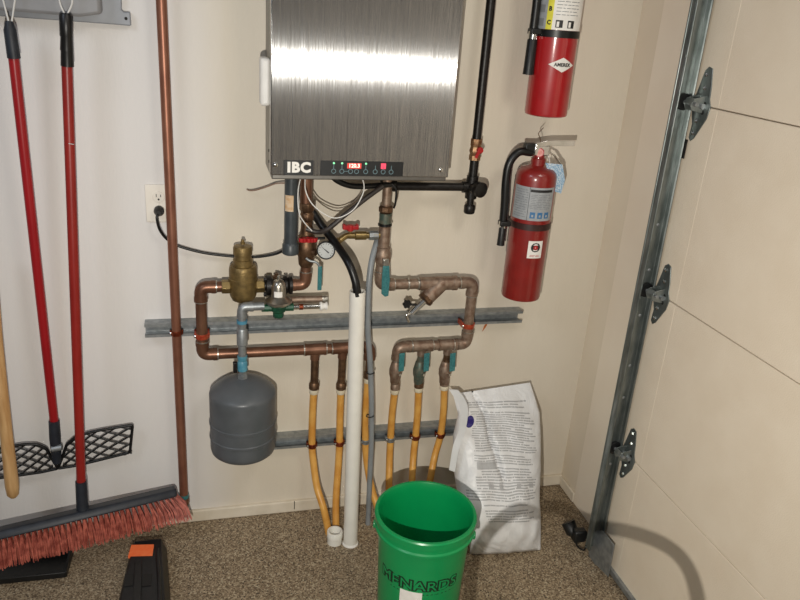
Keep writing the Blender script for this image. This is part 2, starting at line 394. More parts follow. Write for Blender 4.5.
def hinge(zc, yc=-.466):
    pl = []
    X = DX - .003
    for (y, z) in ((.0, .098), (-.010, .094), (-.016, .05), (-.018, .02), (-.024, .0), (-.020, -.03), (.002, -.085), (.010, -.094), (.016, -.086), (.014, -.05), (.020, -.025), (.024, .0), (.018, .03), (.008, .088)):
        pl.append(V((X, yc + y*1.6 - .002, zc + z)))
    h = MB().prism(pl, (.003, 0, 0)).build('hinge', M_track, door, bevel=.0008, label='steel roller hinge')
    k = MB()
    k.tube([V((X - .006, yc - .022, zc)), V((X - .006, yc + .022, zc))], .007, 14)      # knuckle
    k.build('knuckle', M_galv, h)
    k = MB()
    k.prism([V((X, yc - .014, zc - .018)), V((X, yc - .014, zc + .026)), V((X - .026, yc - .010, zc + .018)), V((X - .034, yc - .004, zc + .004)), V((X - .03, yc - .008, zc - .012))], (0, .002, 0))
    k.prism([V((X, yc + .014, zc - .018)), V((X, yc + .014, zc + .026)), V((X - .030, yc + .018, zc + .018)), V((X - .038, yc + .018, zc + .004)), V((X - .032, yc + .016, zc - .012))], (0, .002, 0))
    k.prism([V((X - .026, yc - .012, zc + .018)), V((X - .034, yc - .012, zc + .004)), V((X - .038, yc + .018, zc + .004)), V((X - .030, yc + .018, zc + .018))], (-.0018, 0, .0012))
    k.build('roller_bracket', M_track, h, bevel=.0006)
    MB().tube([V((X - .024, yc - .018, zc + .004)), V((X - .024, yc + .05, zc + .004))], .0055, 12).build('roller_stem', M_galv, h)
    MB().lathe((X - .024, -.432, zc + .004), (0, 1, 0), [(.008, 0), (.020, .001), (.022, .004), (.022, .008), (.016, .012), (.006, .013)], 24).build('roller', M_blackplastic, h, label='black roller wheel')
    for (y, z) in ((.0, .078), (-.004, .045), (.006, -.072), (.004, -.04)):
        MB().lathe((X, yc + y, zc + z), (-1, 0, 0), [(.006, 0), (.006, .003), (.003, .005)], 6).build('bolt', M_chrome, h)
    for (y, z) in ((-.008, .006), (-.006, -.016)):
        MB().lathe((X - .0002, yc + y - .008, zc + z), (-1, 0, 0), [(.0055, 0), (.0055, .0008)], 12).build('bolt_hole', M_slot, h, label='dark hole')
for z in (1.505, .972, .437): hinge(z)
# bottom corner bracket
XB = DX - .03
pts = [PX(590, 530, XB), PX(603, 531, XB), PX(614, 545, XB), PX(608, 577, XB), PX(597, 566, XB), PX(588, 560, XB)]
bb_ = MB().prism(pts, (.003, 0, 0)).build('corner_bracket', M_galv, door, bevel=.001, label='grey steel bottom corner bracket')

# track
tr = thing('door_track', 'upright galvanised steel track beside the garage door edge', 'track', (1.24, -.42, .03))
def channel(z0, z1):
    pts = [(1.2195, -.4400), (1.2160, -.4405), (1.2135, -.436), (1.2135, -.420), (1.2165, -.4165), (1.258, -.4165), (1.2615, -.420), (1.2615, -.436), (1.2575, -.4400)]
    inn = []
    for i, p in enumerate(pts):
        a = V(pts[max(i-1, 0)]); c = V(pts[min(i+1, len(pts)-1)]); t = (c - a).normalized(); nn = V((t.y, -t.x)); inn.append(V(p) + nn * .0022)
    loop = [V(p) for p in pts] + inn[::-1]
    b = MB(); b.rings([[V((q.x, q.y, z)) for q in loop] for z in (z0, z1)], caps=False)
    vs = list(b.bm.verts); N = len(loop); n = len(pts)
    for base in (0, N):
        for k in range(n-1): b.bm.faces.new((vs[base+k], vs[base+k+1], vs[base+N-2-k], vs[base+N-1-k]))
    return b
channel(.05, 2.4).tube([V((1.2145, -.4185, .05)), V((1.2145, -.4185, 2.4))], .0034, 14).tube([V((1.217, -.4385, .05)), V((1.217, -.4385, 2.4))], .0022, 12).tube([V((1.2595, -.4385, .05)), V((1.2595, -.4385, 2.4))], .0022, 12).build('rail', M_track, tr)
b = MB().bb((1.2615, -.4145, .05), (WX - .012, -.4120, 2.4)).bb((WX - .0145, -.4145, .05), (WX - .012, -.385, 2.4)); b.build('mounting_angle', M_track, tr)
for px, py in ((644, 277), (636, 322), (656, 232), (626, 372), (617, 404), (603, 470)):
    g = P(px, py, -.4165)
    b = MB().prism([V((1.226, -.4168, g.z-.012)), V((1.237, -.4168, g.z-.012)), V((1.237, -.4168, g.z+.012)), V((1.226, -.4168, g.z+.012))] , (0, -.0006, 0))
    b.build('bolt_slot', M_pexring if py in (277, 322) else M_slot, tr, label='slot in the track web')
    MB().lathe((1.245, -.4168, g.z + .022), (0, -1, 0), [(.005, 0), (.005, .002), (.002, .0035)], 12).build('rivet', M_galv, tr)
# dark junction plates
for py in (140, 160): pass
g = PX(687, 148, 1.2615)
MB().bb((1.262, -.447, g.z-.03), (1.2645, -.417, g.z+.02)).build('splice_plate', M_blackiron, tr, label='dark splice plate')
# photo eye
pe = thing('safety_sensor', 'small black safety sensor on a bracket near the floor by the track', 'sensor', (1.19, -.36, .06))
g = P(578, 533, -.375); g2 = P(567, 523, -.33)
MB().box(P(579, 535, -.385), (.045, .03, .045)).build('sensor_housing', M_blackplastic, pe, bevel=.006)
MB().tube([P(580, 536, -.385), P(572, 531, -.36), P(568, 522, -.34)], [.015, .023, .024], 14).build('lens_hood', M_blackplastic, pe)
MB().bb((P(583, 536, -.39).x, -.392, P(583, 536, -.39).z - .012), (1.262, -.388, P(583, 536, -.39).z + .012)).build('mounting_bracket', M_blackiron, pe, bevel=.001)
MB().tube(smooth([P(575, 541, -.39), P(578, 547, -.40), P(584, 550, -.41), V((1.2135, -.42, .06))]), .003, 8).build('wire', M_blackrub, pe)

# ================================================================== boiler
BL, BR, BF, BZ0, BZ1 = .181, .683, -.2, 1.249, 1.98
boiler = thing('wall_boiler', 'brushed stainless wall-hung boiler with IBC logo and control strip', 'boiler', ((BL+BR)/2, 0, BZ0))
MB().bb((BL + .004, BF + .004, BZ0 - .012), (BR - .004, 0, BZ1)).build('casing', M_silverpaint, boiler, bevel=.003)
fp = MB().bb((BL, BF - .002, BZ0), (BR, BF + .022, BZ1)).build('front_panel', M_steel, boiler, bevel=.003)
a = P(284, 160, BF-.003); c = P(313.5, 175.5, BF-.003)
zc = (a.z + c.z) / 2
MB().bb((a.x, BF-.0032, c.z), (c.x, BF-.001, a.z)).build('logo_plate', M_blackplastic, fp, bevel=.0005)
front(textmesh('IBC', .037, off=.0020, sx=1.04, sp=1.12), ((a.x+c.x)/2, BF-.0034, zc)).build('logo_lettering', M_white, fp, label='white IBC letters')
a2 = P(321, 160.5, BF-.003); c2 = P(402.5, 176.5, BF-.003)
z2c = (a2.z + c2.z) / 2; HH = a.z - c.z
cp = MB().bb((a2.x, BF-.0032, z2c-HH/2), (c2.x, BF-.001, z2c+HH/2)).build('control_strip', M_blackplastic, fp, bevel=.0005)
cw = c2.x - a2.x
def cpx(px): return a2.x + (px - 321) / 81.5 * cw
M_disp = mat('dark_red_display', '#7e2420', rough=.3)
MB().bb((cpx(346.5), BF-.0036, z2c), (cpx(360.5), BF-.003, z2c + HH*.36)).build('display', emis('red_display', '#c23a30', .8), boiler, label='red lit display')
front(textmesh('120.3', .0145, off=.0004), (cpx(353.5), BF-.0038, z2c + HH*.18)).build('digits', emis('digit_glow', '#ffc4b8', 1.6), boiler, label='glowing digits')
MB().bb((cpx(380), BF-.0036, z2c - HH*.0), (cpx(385), BF-.003, z2c + HH*.38)).build('indicator_lamp', emis('red_lamp', '#d8425a', .9), boiler, label='red lit indicator')
for px, led in ((333.5, 1), (341.5, 1), (350, 0), (356, 0), (365, 1), (374.5, 0), (382.5, 0), (390.5, 0)):
    x = cpx(px); zz = z2c - HH*.2
    MB().tube(ring_tube((x, BF-.0036, zz), (0, 1, 0), .0058, .0006, 18), .0009, 6).build('button', mat('strip_print', '#6f8a90', rough=.5), boiler, label='round printed button')
    if px in (350, 356): continue
    MB().bb((x-.0007, BF-.0036, zz + .006), (x+.0007, BF-.003, zz + .017)).build('button_line', MATS['strip_print'], boiler)
    if led: MB().lathe((x, BF-.0032, z2c + HH*.34), (0, -1, 0), [(.003, 0), (.003, .001), (.001, .002)], 12).build('status_lamp', M_ledgreen, boiler, label='green lamp')
MB().bb((cpx(343), BF-.0036, z2c - HH*.2 - .0005), (cpx(348), BF-.003, z2c - HH*.2 + .0005)).build('button_line', MATS['strip_print'], boiler)
for px, py in ((275.5, 165), (441, 170)):
    g = P(px, py, BF-.002); MB().lathe((g.x, BF-.002, g.z), (0, -1, 0), [(.0065, 0), (.0062, .002), (.003, .0035)], 20).build('screw', M_chrome, boiler)
g0 = P(262.5, 57, -.13); g1 = P(262.5, 105, -.13)
b = MB().bb((BL - .022, -.155, g1.z), (BL + .004, -.10, g0.z)); b.build('side_box', M_white, boiler, bevel=.008, label='white rounded plastic box on the side', bseg=3)
for zz in (1.30, 1.27): MB().lathe((BL + .004, -.12, zz), (-1, 0, 0), [(.004, 0), (.004, .002)], 12).build('rivet', M_blackiron, boiler)

# wires under the boiler
w1 = thing('white_wire', 'white wire looping in a wide U below the boiler', 'wire', P(340, 180, -.17), 'white wires below the boiler')
MB().tube(smooth([P(305, 176, -.15), P(306, 192, -.155), P(315, 207, -.16), P(334, 218, -.16), P(352, 211, -.16), P(362, 196, -.16), P(364, 185, -.155), P(361, 176, -.15)]), .0017, 8).build('cable', M_cord, w1)
w2 = thing('white_wire', 'short white wire hanging down beside the grey pipe below the boiler', 'wire', P(300, 180, -.17), 'white wires below the boiler')
MB().tube(smooth([P(301, 176, -.15), P(298, 192, -.155), P(299, 212, -.158), P(304, 222, -.158), P(312, 231, -.15)]), .0016, 8).build('cable', M_cord, w2)
w3 = tag(MB().tube(smooth([P(311, 190, -.06), P(320, 201, -.06), P(337, 208, -.06), P(352, 203, -.06), P(360, 194, -.06), P(364, 180, -.06)]), .0018, 8).build('grey_wire', mat('greybrown_wire', '#74695c', rough=.5)), 'thin grey-brown wire looped behind the white wires below the boiler', 'wire')
w4 = tag(MB().tube(smooth([P(247, 189.5, -.012), P(250, 190.5, -.02), P(256, 190, -.03), P(266, 187, -.03), P(276, 183.5, -.04), P(286, 183, -.05)]), .0022, 8).build('brown_wire', mat('brown_wire', '#8a6f5e', rough=.5)), 'loose brown wire end poking out left of the boiler bottom', 'wire')

# ================================================================== gas line
gas = thing('gas_pipe', 'black iron gas pipe right of the boiler with brass valve and drip leg', 'pipe', P(475, 190, -.08))
Yg = -.07; rg = .0135
t0 = P(489, 0, Yg); gx = P(472, 184, Yg).x
gz = P(472, 187, Yg).z
gx = P(475.5, 150, Yg).x
pipe(gas, (gx, Yg, gz), (gx, Yg, 2.1), rg, M_blackiron)
tb = MB().cyl((gx, Yg, gz-.035), (gx, Yg, gz+.035), rg*1.35).cyl((gx-.03, Yg, gz), (gx+.01, Yg, gz), rg*1.3).cyl((gx, Yg, gz), (gx, Yg-.045, gz), rg*1.25)
tb.build('tee', M_blackiron, gas)
MB().lathe((gx + .006, Yg - .03, gz+.002), (.35, -1, 0), [(rg*1.6, 0), (rg*1.75, .006), (rg*1.75, .022), (rg*1.2, .026)], 24).build('end_plug', M_blackiron, gas, label='round black end plug')
pipe(gas, (gx, Yg, gz-.03), (gx, Yg, P(468, 212, Yg).z), rg*.8, M_blackiron, 'drip_leg')
zz = P(468, 212, Yg).z; MB().lathe((gx, Yg, zz-.004), (0, 0, 1), [(rg*1.1, 0), (rg*1.3, .004), (rg*1.3, .024), (rg*1.1, .028)], 12).build('cap', M_blackiron, gas)
q = P(385, 185, Yg)
pipe(gas, (gx-.02, Yg, gz), (q.x, Yg, gz), rg*.95, M_blackiron)
elbow(gas, (gx, Yg, gz), (q.x, Yg, gz), (q.x, Yg, gz+.2), rg, M_blackiron, rings=False)
pipe(gas, (q.x, Yg, gz+.02), (q.x, Yg, BZ0), rg, M_blackiron)
v0 = P(475, 157, Yg).z; v1 = P(476, 142, Yg).z
gv = MB(); gv.lathe((gx, Yg, v0-.01), (0, 0, 1), [(.014, 0), (.019, .002), (.019, .016), (.016, .018), (.020, .03), (.016, .042), (.018, .046), (.018, v1-v0+.02)], 8)
gvo = gv.build('gas_valve', mat('gas_brass', '#7d5238', '#a98a66', rough=.45, metal=.6, sc_=90), gas, label='coppery gas valve')
MB().lathe((gx+.004, Yg-.017, (v0+v1)/2+.002), (.3, -1, 0), [(.009, 0), (.010, .01), (.007, .014)], 16).build('valve_stem', M_inkred, gvo)
MB().box((gx-.004, Yg-.034, (v0+v1)/2-.004), (.009, .004, .032), MX.Rotation(.35, 3, 'Y')).build('lever', M_redh, gvo)
# black flexible line under boiler
bh = thing('black_gas_hose', 'black corrugated line sweeping along the underside of the boiler', 'hose', P(370, 190, -.12))
MB().tube(smooth([P(330, 174, -.13), P(338, 181, -.13), P(352, 186, -.125), P(372, 186, -.11), P(395, 184, -.09)]), .0085, 14).build('hose', M_blackrub, bh)
MB().tube(smooth([P(392, 184, -.14), P(396, 190, -.145), P(395.5, 202, -.145), P(394, 208, -.135)]), .003, 8).build('thin_lead', M_blackrub, bh)

# grey drop pipe
gp = thing('grey_pipe', 'dark grey plastic pipe with tan sticker hanging below the boiler', 'pipe', P(290, 250, -.1))
Yp = -.10; t_ = P(292, 178, Yp); rp = rd(290, 215, Yp, 13.5); zb = P(289, 252, Yp).z
xg = P(291, 215, Yp).x
pipe(gp, (xg, Yp, zb + .01), (xg, Yp, BZ0), rp, M_gpvc)
MB().lathe((xg, Yp, zb-.006), (0, 0, 1), [(rp*1.05, 0), (rp*1.25, .003), (rp*1.25, .03), (rp*1.02, .036)], 28).build('coupling', M_gpvc, gp)
ac = math.atan2(-1, -.15)
patch((xg, Yp), rp, ac - .35, -.012, .014, P(289, 210, Yp).z, P(289, 194, Yp).z).build('sticker', M_tan, gp, label='tan worn sticker')

# ================================================================== strut channels
def strut(name, a, b, lab, hh=.043, dep=.041):
    t = thing(name, lab, 'strut channel', ((a.x+b.x)/2, 0, a.z-hh), 'strut channels on the wall')
    z1 = (a.z + b.z) / 2; z0 = z1 - hh; y0 = -dep
    sec = [(0, z0), (y0, z0), (y0, z0+.009), (y0+.006, z0+.009), (y0+.006, z0+.007), (y0+.0025, z0+.007), (y0+.0025, z0+.0025), (-.0025, z0+.0025),
           (-.0025, z1-.0025), (y0+.0025, z1-.0025), (y0+.0025, z1-.007), (y0+.006, z1-.007), (y0+.006, z1-.009), (y0, z1-.009), (y0, z1), (0, z1)]
    m = MB()
    m.prism([V((a.x, y, z)) for y, z in sec], (b.x - a.x, 0, 0)); m.build('channel', M_galv, t, bevel=0)
    n = int((b.x - a.x) / .05); sl = MB()
    for i in range(n):
        x = a.x + (i + .5) * (b.x - a.x) / n; sl.bb((x-.012, -.0032, (z0+z1)/2-.004), (x+.012, -.0024, (z0+z1)/2+.004))
    sl.build('slots', mat('slot_grey', '#4a4b4a', rough=.6), t, label='dark slots in the back of the channel', kind='stuff')
    return t
a = P(144, 322, -.041); b_ = P(523, 313.5, -.041); zu = (a.z + b_.z) / 2
SU = strut('strut_channel', V((a.x, 0, zu)), V((b_.x, 0, zu)), 'long upper galvanised strut channel carrying the copper pipes')
a = P(262, 436, -.026); b_ = P(462, 423, -.026); zl = (P(275, 437.5, -.041).z + P(450, 426.5, -.041).z) / 2
SL = strut('strut_channel', V((a.x, 0, zl)), V((b_.x, 0, zl)), 'short lower galvanised strut channel behind the orange tubes')
def clamp(parent, c, axis, r, m, yb=-.041):
    """two-piece strut clamp round a pipe"""
    c = V(c); ax = V(axis).normalized()
    mb = MB().cyl(c - ax*.008, c + ax*.008, r*1.16, seg=20)
    sd = ax.cross(V((0, 1, 0))).normalized()
    mb.box(c + sd*(r*1.15) + V((0, (yb-c.y)/2, 0)), (.007 if abs(ax.z) > .5 else .016, abs(c.y-yb), .016 if abs(ax.z) > .5 else .007))
    mb.box(c - sd*(r*1.15) + V((0, (yb-c.y)/2, 0)), (.007 if abs(ax.z) > .5 else .016, abs(c.y-yb), .016 if abs(ax.z) > .5 else .007))
    o = mb.build('pipe_clamp', m, parent, bevel=.001)
    MB().lathe(c + sd*(r*1.2) + V((0, -.004, 0)), (0, -1, 0), [(.0045, 0), (.0045, .003), (.002, .005)], 12).build('clamp_screw', M_chrome, o)
    return o

# tall copper pipe at left ---------------------------------------------------------
cpt = thing('copper_riser', 'tall copper pipe running up the wall right of the outlet', 'pipe', P(183, 497, -.05))
Yc = -.045; xc = P(175, 300, Yc).x; rc = rd(170, 250, Yc, 9.6)
zb = P(184, 494, Yc).z
pipe(cpt, (xc, Yc, zb), (xc, Yc, 2.3), rc, mat('riser_copper', '#855745', '#986853', rough=.4, metal=.55, sc_=26, stretch=(1, 1, .5)))
pipe(cpt, (xc, Yc, zb-.045), (xc, Yc, zb), rc*1.12, M_teal, 'coupling', label='teal stained lower end')
elbow(cpt, (xc, Yc, zb), (xc, Yc, zb-.05), (xc, 0, zb-.05), rc, M_copper, rings=False)
pipe(cpt, (xc, Yc + .02, zb-.05), (xc, 0, zb-.05), rc, M_copper)
clamp(cpt, (xc, Yc, zu-.028), (0, 0, 1), rc, M_clampcu)

# outlet + cord
ol = thing('wall_outlet', 'beige duplex wall outlet left of the tall copper pipe', 'outlet', P(157, 222, 0))
a = P(144.5, 184, 0); c = P(169, 221.5, 0); xm = (a.x + .0); W_ = .073
MB().bb((a.x, -.006, c.z), (a.x + W_, 0, a.z)).build('cover_plate', M_plate, ol, bevel=.002)
xm = a.x + W_/2; zm = (a.z + c.z)/2
for k, dz in enumerate((.0195, -.0195)):
    rcp = MB().lathe((xm, -.006, zm + dz), (0, -1, 0), [(.0165, 0), (.0165, .0012), (.0155, .002)], 28).build('receptacle', M_plate, ol)
    if k == 0:
        for sx_, hh in ((-.006, .009), (.006, .007)): MB().bb((xm+sx_-.001, -.0085, zm+dz), (xm+sx_+.001, -.0079, zm+dz+hh)).build('slot', M_slot, rcp, label='dark slot')
        MB().lathe((xm, -.0079, zm+dz-.007), (0, -1, 0), [(.0028, 0), (.0028, .0006)], 12).build('ground_hole', M_slot, rcp, label='dark round hole')
MB().lathe((xm, -.006, zm), (0, -1, 0), [(.003, 0), (.0025, .0012)], 12).build('screw', M_plate, ol)
cd = thing('power_cord', 'black power cord from the wall outlet sagging to the grey pipe', 'cord', (xm, -.03, zm-.02))
MB().lathe((xm, -.008, zm-.0195), (0, -1, 0), [(.0145, 0), (.0145, .014), (.010, .024), (.006, .03)], 20).build('plug', M_blackrub, cd)
MB().tube(smooth([V((xm, -.03, zm-.02)), P(157, 218, -.04), P(160, 230, -.035), P(168, 240, -.022), P(180, 246.5, -.022), P(205, 253, -.022), P(235, 256.5, -.022), P(255, 257, -.025), P(275, 254, -.04), P(288, 248, -.055), P(302, 240, -.06), P(325, 238, -.06)]), .0042, 10).build('cable', M_blackrub, cd)

# ================================================================== supply side copper
Yp = -.075
r1 = .0165
loop = thing('supply_pipe_loop', 'brown copper pipe loop left of the tank dropping to three orange tubes', 'pipe', P(204, 320, Yp))
A = P(226, 286.5, Yp); B = P(200.5, 286.5, Yp); 
zt = A.z; xl = P(201.5, 318, Yp).x; zbm = P(290, 350.5, Yp).z
E3 = P(370, 349, Yp)
pts = [V((A.x, Yp, zt)), V((xl, Yp, zt)), V((xl, Yp, zbm)), V((E3.x, Yp, zbm)), V((E3.x, Yp, P(366, 376, Yp).z))]
route(loop, pts[:4], r1, M_copper, M_copper)
elbow(loop, pts[2], pts[3], pts[4], r1, M_copper, rings=False)
clamp(loop, (xl, Yp, zu-.028), (0, 0, 1), r1, mat('red_clamp', '#a3341f', '#c25a3c', rough=.4, metal=.5, sc_=80))
drops = []
for px, pt in ((315, 388), (342.5, 388), (370, 377)):
    X = P(px, 352, Yp).x; ze = P(px-1, pt, Yp).z; r2 = .0125
    if px != 370: tee(loop, (X, Yp, zbm), (1, 0, 0), (0, 0, -1), r1, r2, M_copper)
    pipe(loop, (X, Yp, ze + .01), (X, Yp, zbm), r2, M_bronze, 'drop_pipe')
    MB().lathe((X, Yp, ze-.004), (0, 0, 1), [(r2*1.15, 0), (r2*1.35, .003), (r2*1.35, .02), (r2*1.05, .026)], 20).build('adapter', M_bronze, loop)
    drops.append(V((X, Yp, ze)))

# orange tubes
RPX = .0122
def pex(start, mids, end, lab, ring=True, cl=None, clm=None):
    t = thing('orange_tube', lab, 'tube', end, 'orange tubes dropping from the copper pipes')
    pts = smooth([V(start)] + [V(m) for m in mids] + [V(end)], 10)
    MB().tube(pts, RPX, 14).build('tube', M_pex, t)
    if ring: MB().lathe(start, (0, 0, -1), [(.013, -.004), (.0150, 0), (.0150, .017), (.0130, .020)], 20).build('crimp_ring', M_pexring, t, label='pale crimp ring')
    if cl is not None: clamp(t, cl, (0, 0, 1), .0126, clm or M_clampcu)
    return t
Yt = -.058; zcl = zl - .026
def tubex(px): return P(px, 0.0, Yt)
def on(px, z, Y):                                        # point at given height whose picture column is px
    lo, hi = 0.0, 700.0
    for _ in range(40):
        m_ = (lo + hi) / 2
        if P(px, m_, Y).z > z: lo = m_
        else: hi = m_
    return P(px, m_, Y)
d0 = drops[0]; c0 = on(312, zcl, Yt)
pex(d0, [P(312.5, 415, -.06), c0, P(313.5, 463, -.07), P(317, 487, -.10), P(324, 510, -.14)], PZ(329, 534), 'leftmost orange tube, curving right as it nears the floor', cl=c0)
d0 = drops[1]; c0 = on(339.5, zcl, Yt)
pex(d0, [P(340, 415, -.06), c0, P(338, 470, -.07), P(336, 500, -.10)], PZ(336, 531), 'straight orange tube just left of the white plastic pipe', cl=c0)
d0 = drops[2]; c0 = on(365.5, zcl, Yt)
pex(d0, [P(365, 415, -.06), c0, P(367, 463, -.07), P(372, 490, -.10), P(379, 512, -.14)], PZ(384, 534), 'orange tube just right of the white plastic pipe, bending towards the bucket', cl=c0, clm=M_galv)

# ================================================================== air separator
sep = thing('air_separator', 'aged brass air separator with a capped top beside the black cord', 'air separator', P(243, 300, -.09))
Ys = -.075; sx0 = P(243, 275, Ys).x; f_ = lambda py: P(243, py, Ys).z
Rb = rd(243, 278, Ys, 27.5); Rn = rd(243, 255, Ys, 19)
prof = [(Rb*.5, f_(301)), (Rb*.8, f_(299)), (Rb*.95, f_(295)), (Rb, f_(291)), (Rb, f_(280.3)), (Rb*1.04, f_(280)), (Rb*1.04, f_(277.5)), (Rb, f_(277)), (Rb, f_(269)), (Rb*.97, f_(267)), (Rb*.90, f_(265.3)), (Rn*1.04, f_(265)), (Rn*1.04, f_(259)), (Rn*.9, f_(258.6)), (Rn*.9, f_(254)), (Rn, f_(253.6)), (Rn, f_(247.5)), (Rn*.92, f_(246)), (Rn*.6, f_(245.5))]
MB().lathe((sx0, Ys, 0), (0, 0, 1), prof, 36).build('body', M_brass, sep)
MB().lathe((sx0, Ys, f_(244)), (0, 0, 1), [(.007, 0), (.007, .006), (.005, .007), (.005, .013)], 12).build('vent_cap', M_brass, sep)
for s_ in (-1, 1):
    hexm = MB(); hexnut(hexm, (sx0 + s_*Rb*.9, Ys, zt), (sx0 + s_*(Rb+.022), Ys, zt), r1*1.3); hexm.build('union_nut', M_brass2, sep, bevel=.001, label='brighter brass nut')

# black flange behind the reducing valve
fg = thing('check_valve', 'black ribbed cast iron valve between separator and supply riser', 'valve', P(280, 285, -.08))
x0 = P(262, 286, Ys).x; x1 = P(296, 286, Ys).x
L_ = x1 - x0
MB().lathe((x0, Ys, zt), (1, 0, 0), [(.016, 0), (.016, L_*.1), (.031, L_*.12), (.031, L_*.26), (.022, L_*.28), (.024, L_*.5), (.022, L_*.62), (.030, L_*.64), (.030, L_*.72), (.022, L_*.74), (.028, L_*.8), (.028, L_*.88), (.018, L_*.9), (.018, L_)], 28).build('body', M_blackiron, fg)
MB().lathe((x0 + L_*.42, Ys, zt + .02), (0, 0, 1), [(.012, 0), (.012, .01), (.006, .012), (.006, .018)], 6).build('top_plug', M_bronze, fg)
for dz in (-.024, .024):
    hm = MB(); hexnut(hm, (x0 + L_*.04, Ys-.012, zt+dz), (x0 + L_*.12, Ys-.012, zt+dz), .007); hm.build('bolt', M_blackiron, fg)

# supply riser to boiler
sr = thing('supply_riser', 'dark bronze riser from boiler bottom with a red handled valve', 'pipe', P(306, 270, -.09))
xr = P(306.5, 240, Ys).x; g_ = lambda py: P(306, py, Ys).z
route(sr, [V((x1 - .005, Ys, zt)), V((xr, Ys, zt)), V((xr, Ys, g_(262)))], r1*.95, M_copper, M_copper)
pipe(sr, (xr, Ys, g_(220)), (xr, Ys, BZ0-.01), r1*.9, M_bronze)
pipe(sr, (xr-.005, Ys-.005, g_(202)), (xr-.005, Ys-.005, BZ0-.01), r1*1.05, M_copper)
un = MB(); un.lathe((xr, Ys, 0), (0, 0, 1), [(r1, g_(221)), (r1*1.3, g_(219)), (r1*1.3, g_(214)), (r1*1.05, g_(212)), (r1*1.4, g_(209)), (r1*1.4, g_(203)), (r1, g_(201))], 8); un.build('union', M_bronze, sr, bevel=.001)
vb = MB(); vb.lathe((xr, Ys, 0), (0, 0, 1), [(r1*1.1, g_(266)), (r1*1.35, g_(264)), (r1*1.45, g_(259)), (r1*1.5, g_(256)), (r1*1.8, g_(253)), (r1*1.85, g_(245)), (r1*1.6, g_(241)), (r1*1.5, g_(238)), (r1*1.55, g_(236)), (r1*1.2, g_(234)), (r1, g_(221))], 24)
vbo = vb.build('ball_valve', M_bronze, sr)
MB().cyl((xr+.008, Ys-.015, g_(250)), (xr + .025, Ys-.03, g_(250)), .009).build('side_port', M_bronze, vbo)
hd = MB(); zz = g_(236.5)
for k in range(12): hd.cyl((xr + math.cos(k*PI/6)*.022, Ys-.034 + math.sin(k*PI/6)*.006, zz-.006), (xr + math.cos(k*PI/6)*.022, Ys-.034 + math.sin(k*PI/6)*.006, zz+.006), .006, seg=10)
hd.box((xr-.001, Ys-.034, zz), (.048, .016, .011)); hd.cyl((xr, Ys-.01, zz), (xr, Ys-.03, zz), .007, seg=12)
hd.build('red_handle', M_redh, vbo, bevel=.001, label='red wing handle')
tl = MB(); pA = P(309.5, 261, Ys-.03); pB = P(320, 263, Ys-.035); pC = P(320, 289, Ys-.035)
tl.tube(fillet([P(306, 258, Ys-.028), pA, P(317, 262, Ys-.035), P(320.5, 268, Ys-.035)], .01), .004, 10); tl.build('lever_stem', M_galv, vbo)
z_a = P(320, 266, Ys-.035); z_b = P(320, 290, Ys-.035)
MB().bb((z_a.x-.0065, Ys-.039, z_b.z), (z_a.x+.0065, Ys-.035, z_a.z)).build('lever', M_teal, vbo, bevel=.002, label='teal lever')

# gauge
gc = P(326, 250.5, Ys-.045); Rg = rd(326, 250, Ys-.05, 18.5)
gd = nrm((-.22, -1, .12))
ga = thing('pressure_gauge', 'small round white faced pressure gauge beside the red handled valve', 'gauge', gc)
MB().lathe(gc, gd, [(Rg*.6, -.024), (Rg*.97, -.018), (Rg, -.012), (Rg, .002), (Rg*.94, .004), (Rg*.86, .001), (Rg*.85, -.002)], 36).build('case', mat('gauge_case', '#3c3d3e', '#48494a', rough=.35, metal=.5), ga)
MB().lathe(gc, gd, [(Rg*.87, -.004), (Rg*.87, 0)], 36).build('dial', mat('gauge_dial', '#aeb0ad', '#b9bbb8', sc_=60), ga, label='white dial')
u, w = perp(gd); up = (V((0, 0, 1)) - gd*gd.z).normalized(); rt = up.cross(gd)
nd = MB(); dr = (up*.62 - rt*.78).normalized(); side = gd.cross(dr)
nd.prism([gc + gd*.0008 + dr*Rg*.66, gc + gd*.0008 + side*.0018 - dr*Rg*.4, gc + gd*.0008 - side*.0018 - dr*Rg*.4], gd*.001); nd.build('needle', M_ink, ga)
tk = MB()
for k in range(13):
    an = math.radians(-135 + k*22.5); dv = up*math.cos(an) + rt*math.sin(an)
    tk.box(gc + dv*Rg*.72 + gd*.0004, (.0014, .0005, Rg*.12), MX((dv.cross(gd), gd, dv)).transposed())
tk.build('tick_marks', M_ink, ga)
MB().cyl(gc - gd*.02, V((xr+.012, Ys-.012, g_(251))), .006, seg=12).build('stem', M_brass2, ga)

# ================================================================== reducing valve + tank
Yv = -.115
tk_ = thing('expansion_tank', 'grey steel expansion tank hanging on the wall below the copper pipe', 'tank', P(243, 462, -.13))
xt = P(243, 415, -.125).x; Yk = -.125; Rt = rd(243, 420, Yk, 64.5); k_ = lambda py: P(243, py, Yk).z
ztb = P(243, 464.5, Yk-.085).z; ztt = k_(371)
zs = k_(392)                                            # shoulder
prof = [(Rt*.25, ztb-.004), (Rt*.80, ztb), (Rt*.90, ztb+.001), (Rt*.975, ztb+.008), (Rt, ztb+.020), (Rt, k_(434)), (Rt*1.022, k_(433.4)), (Rt*1.022, k_(431.6)), (Rt, k_(431)), (Rt, k_(420.5)), (Rt*1.022, k_(420)), (Rt*1.022, k_(418)), (Rt, k_(417.5)), (Rt, zs-.012), (Rt*1.0, zs+.001), (Rt*.985, zs+.006), (Rt*.94, zs+.011), (Rt*.80, zs+.024), (Rt*.6, zs+.037), (Rt*.35, zs+.046), (Rt*.12, zs+.050)]
MB().lathe((xt, Yk, 0), (0, 0, 1), prof, 56).build('shell', M_tank, tk_)
ztop = zs + .053
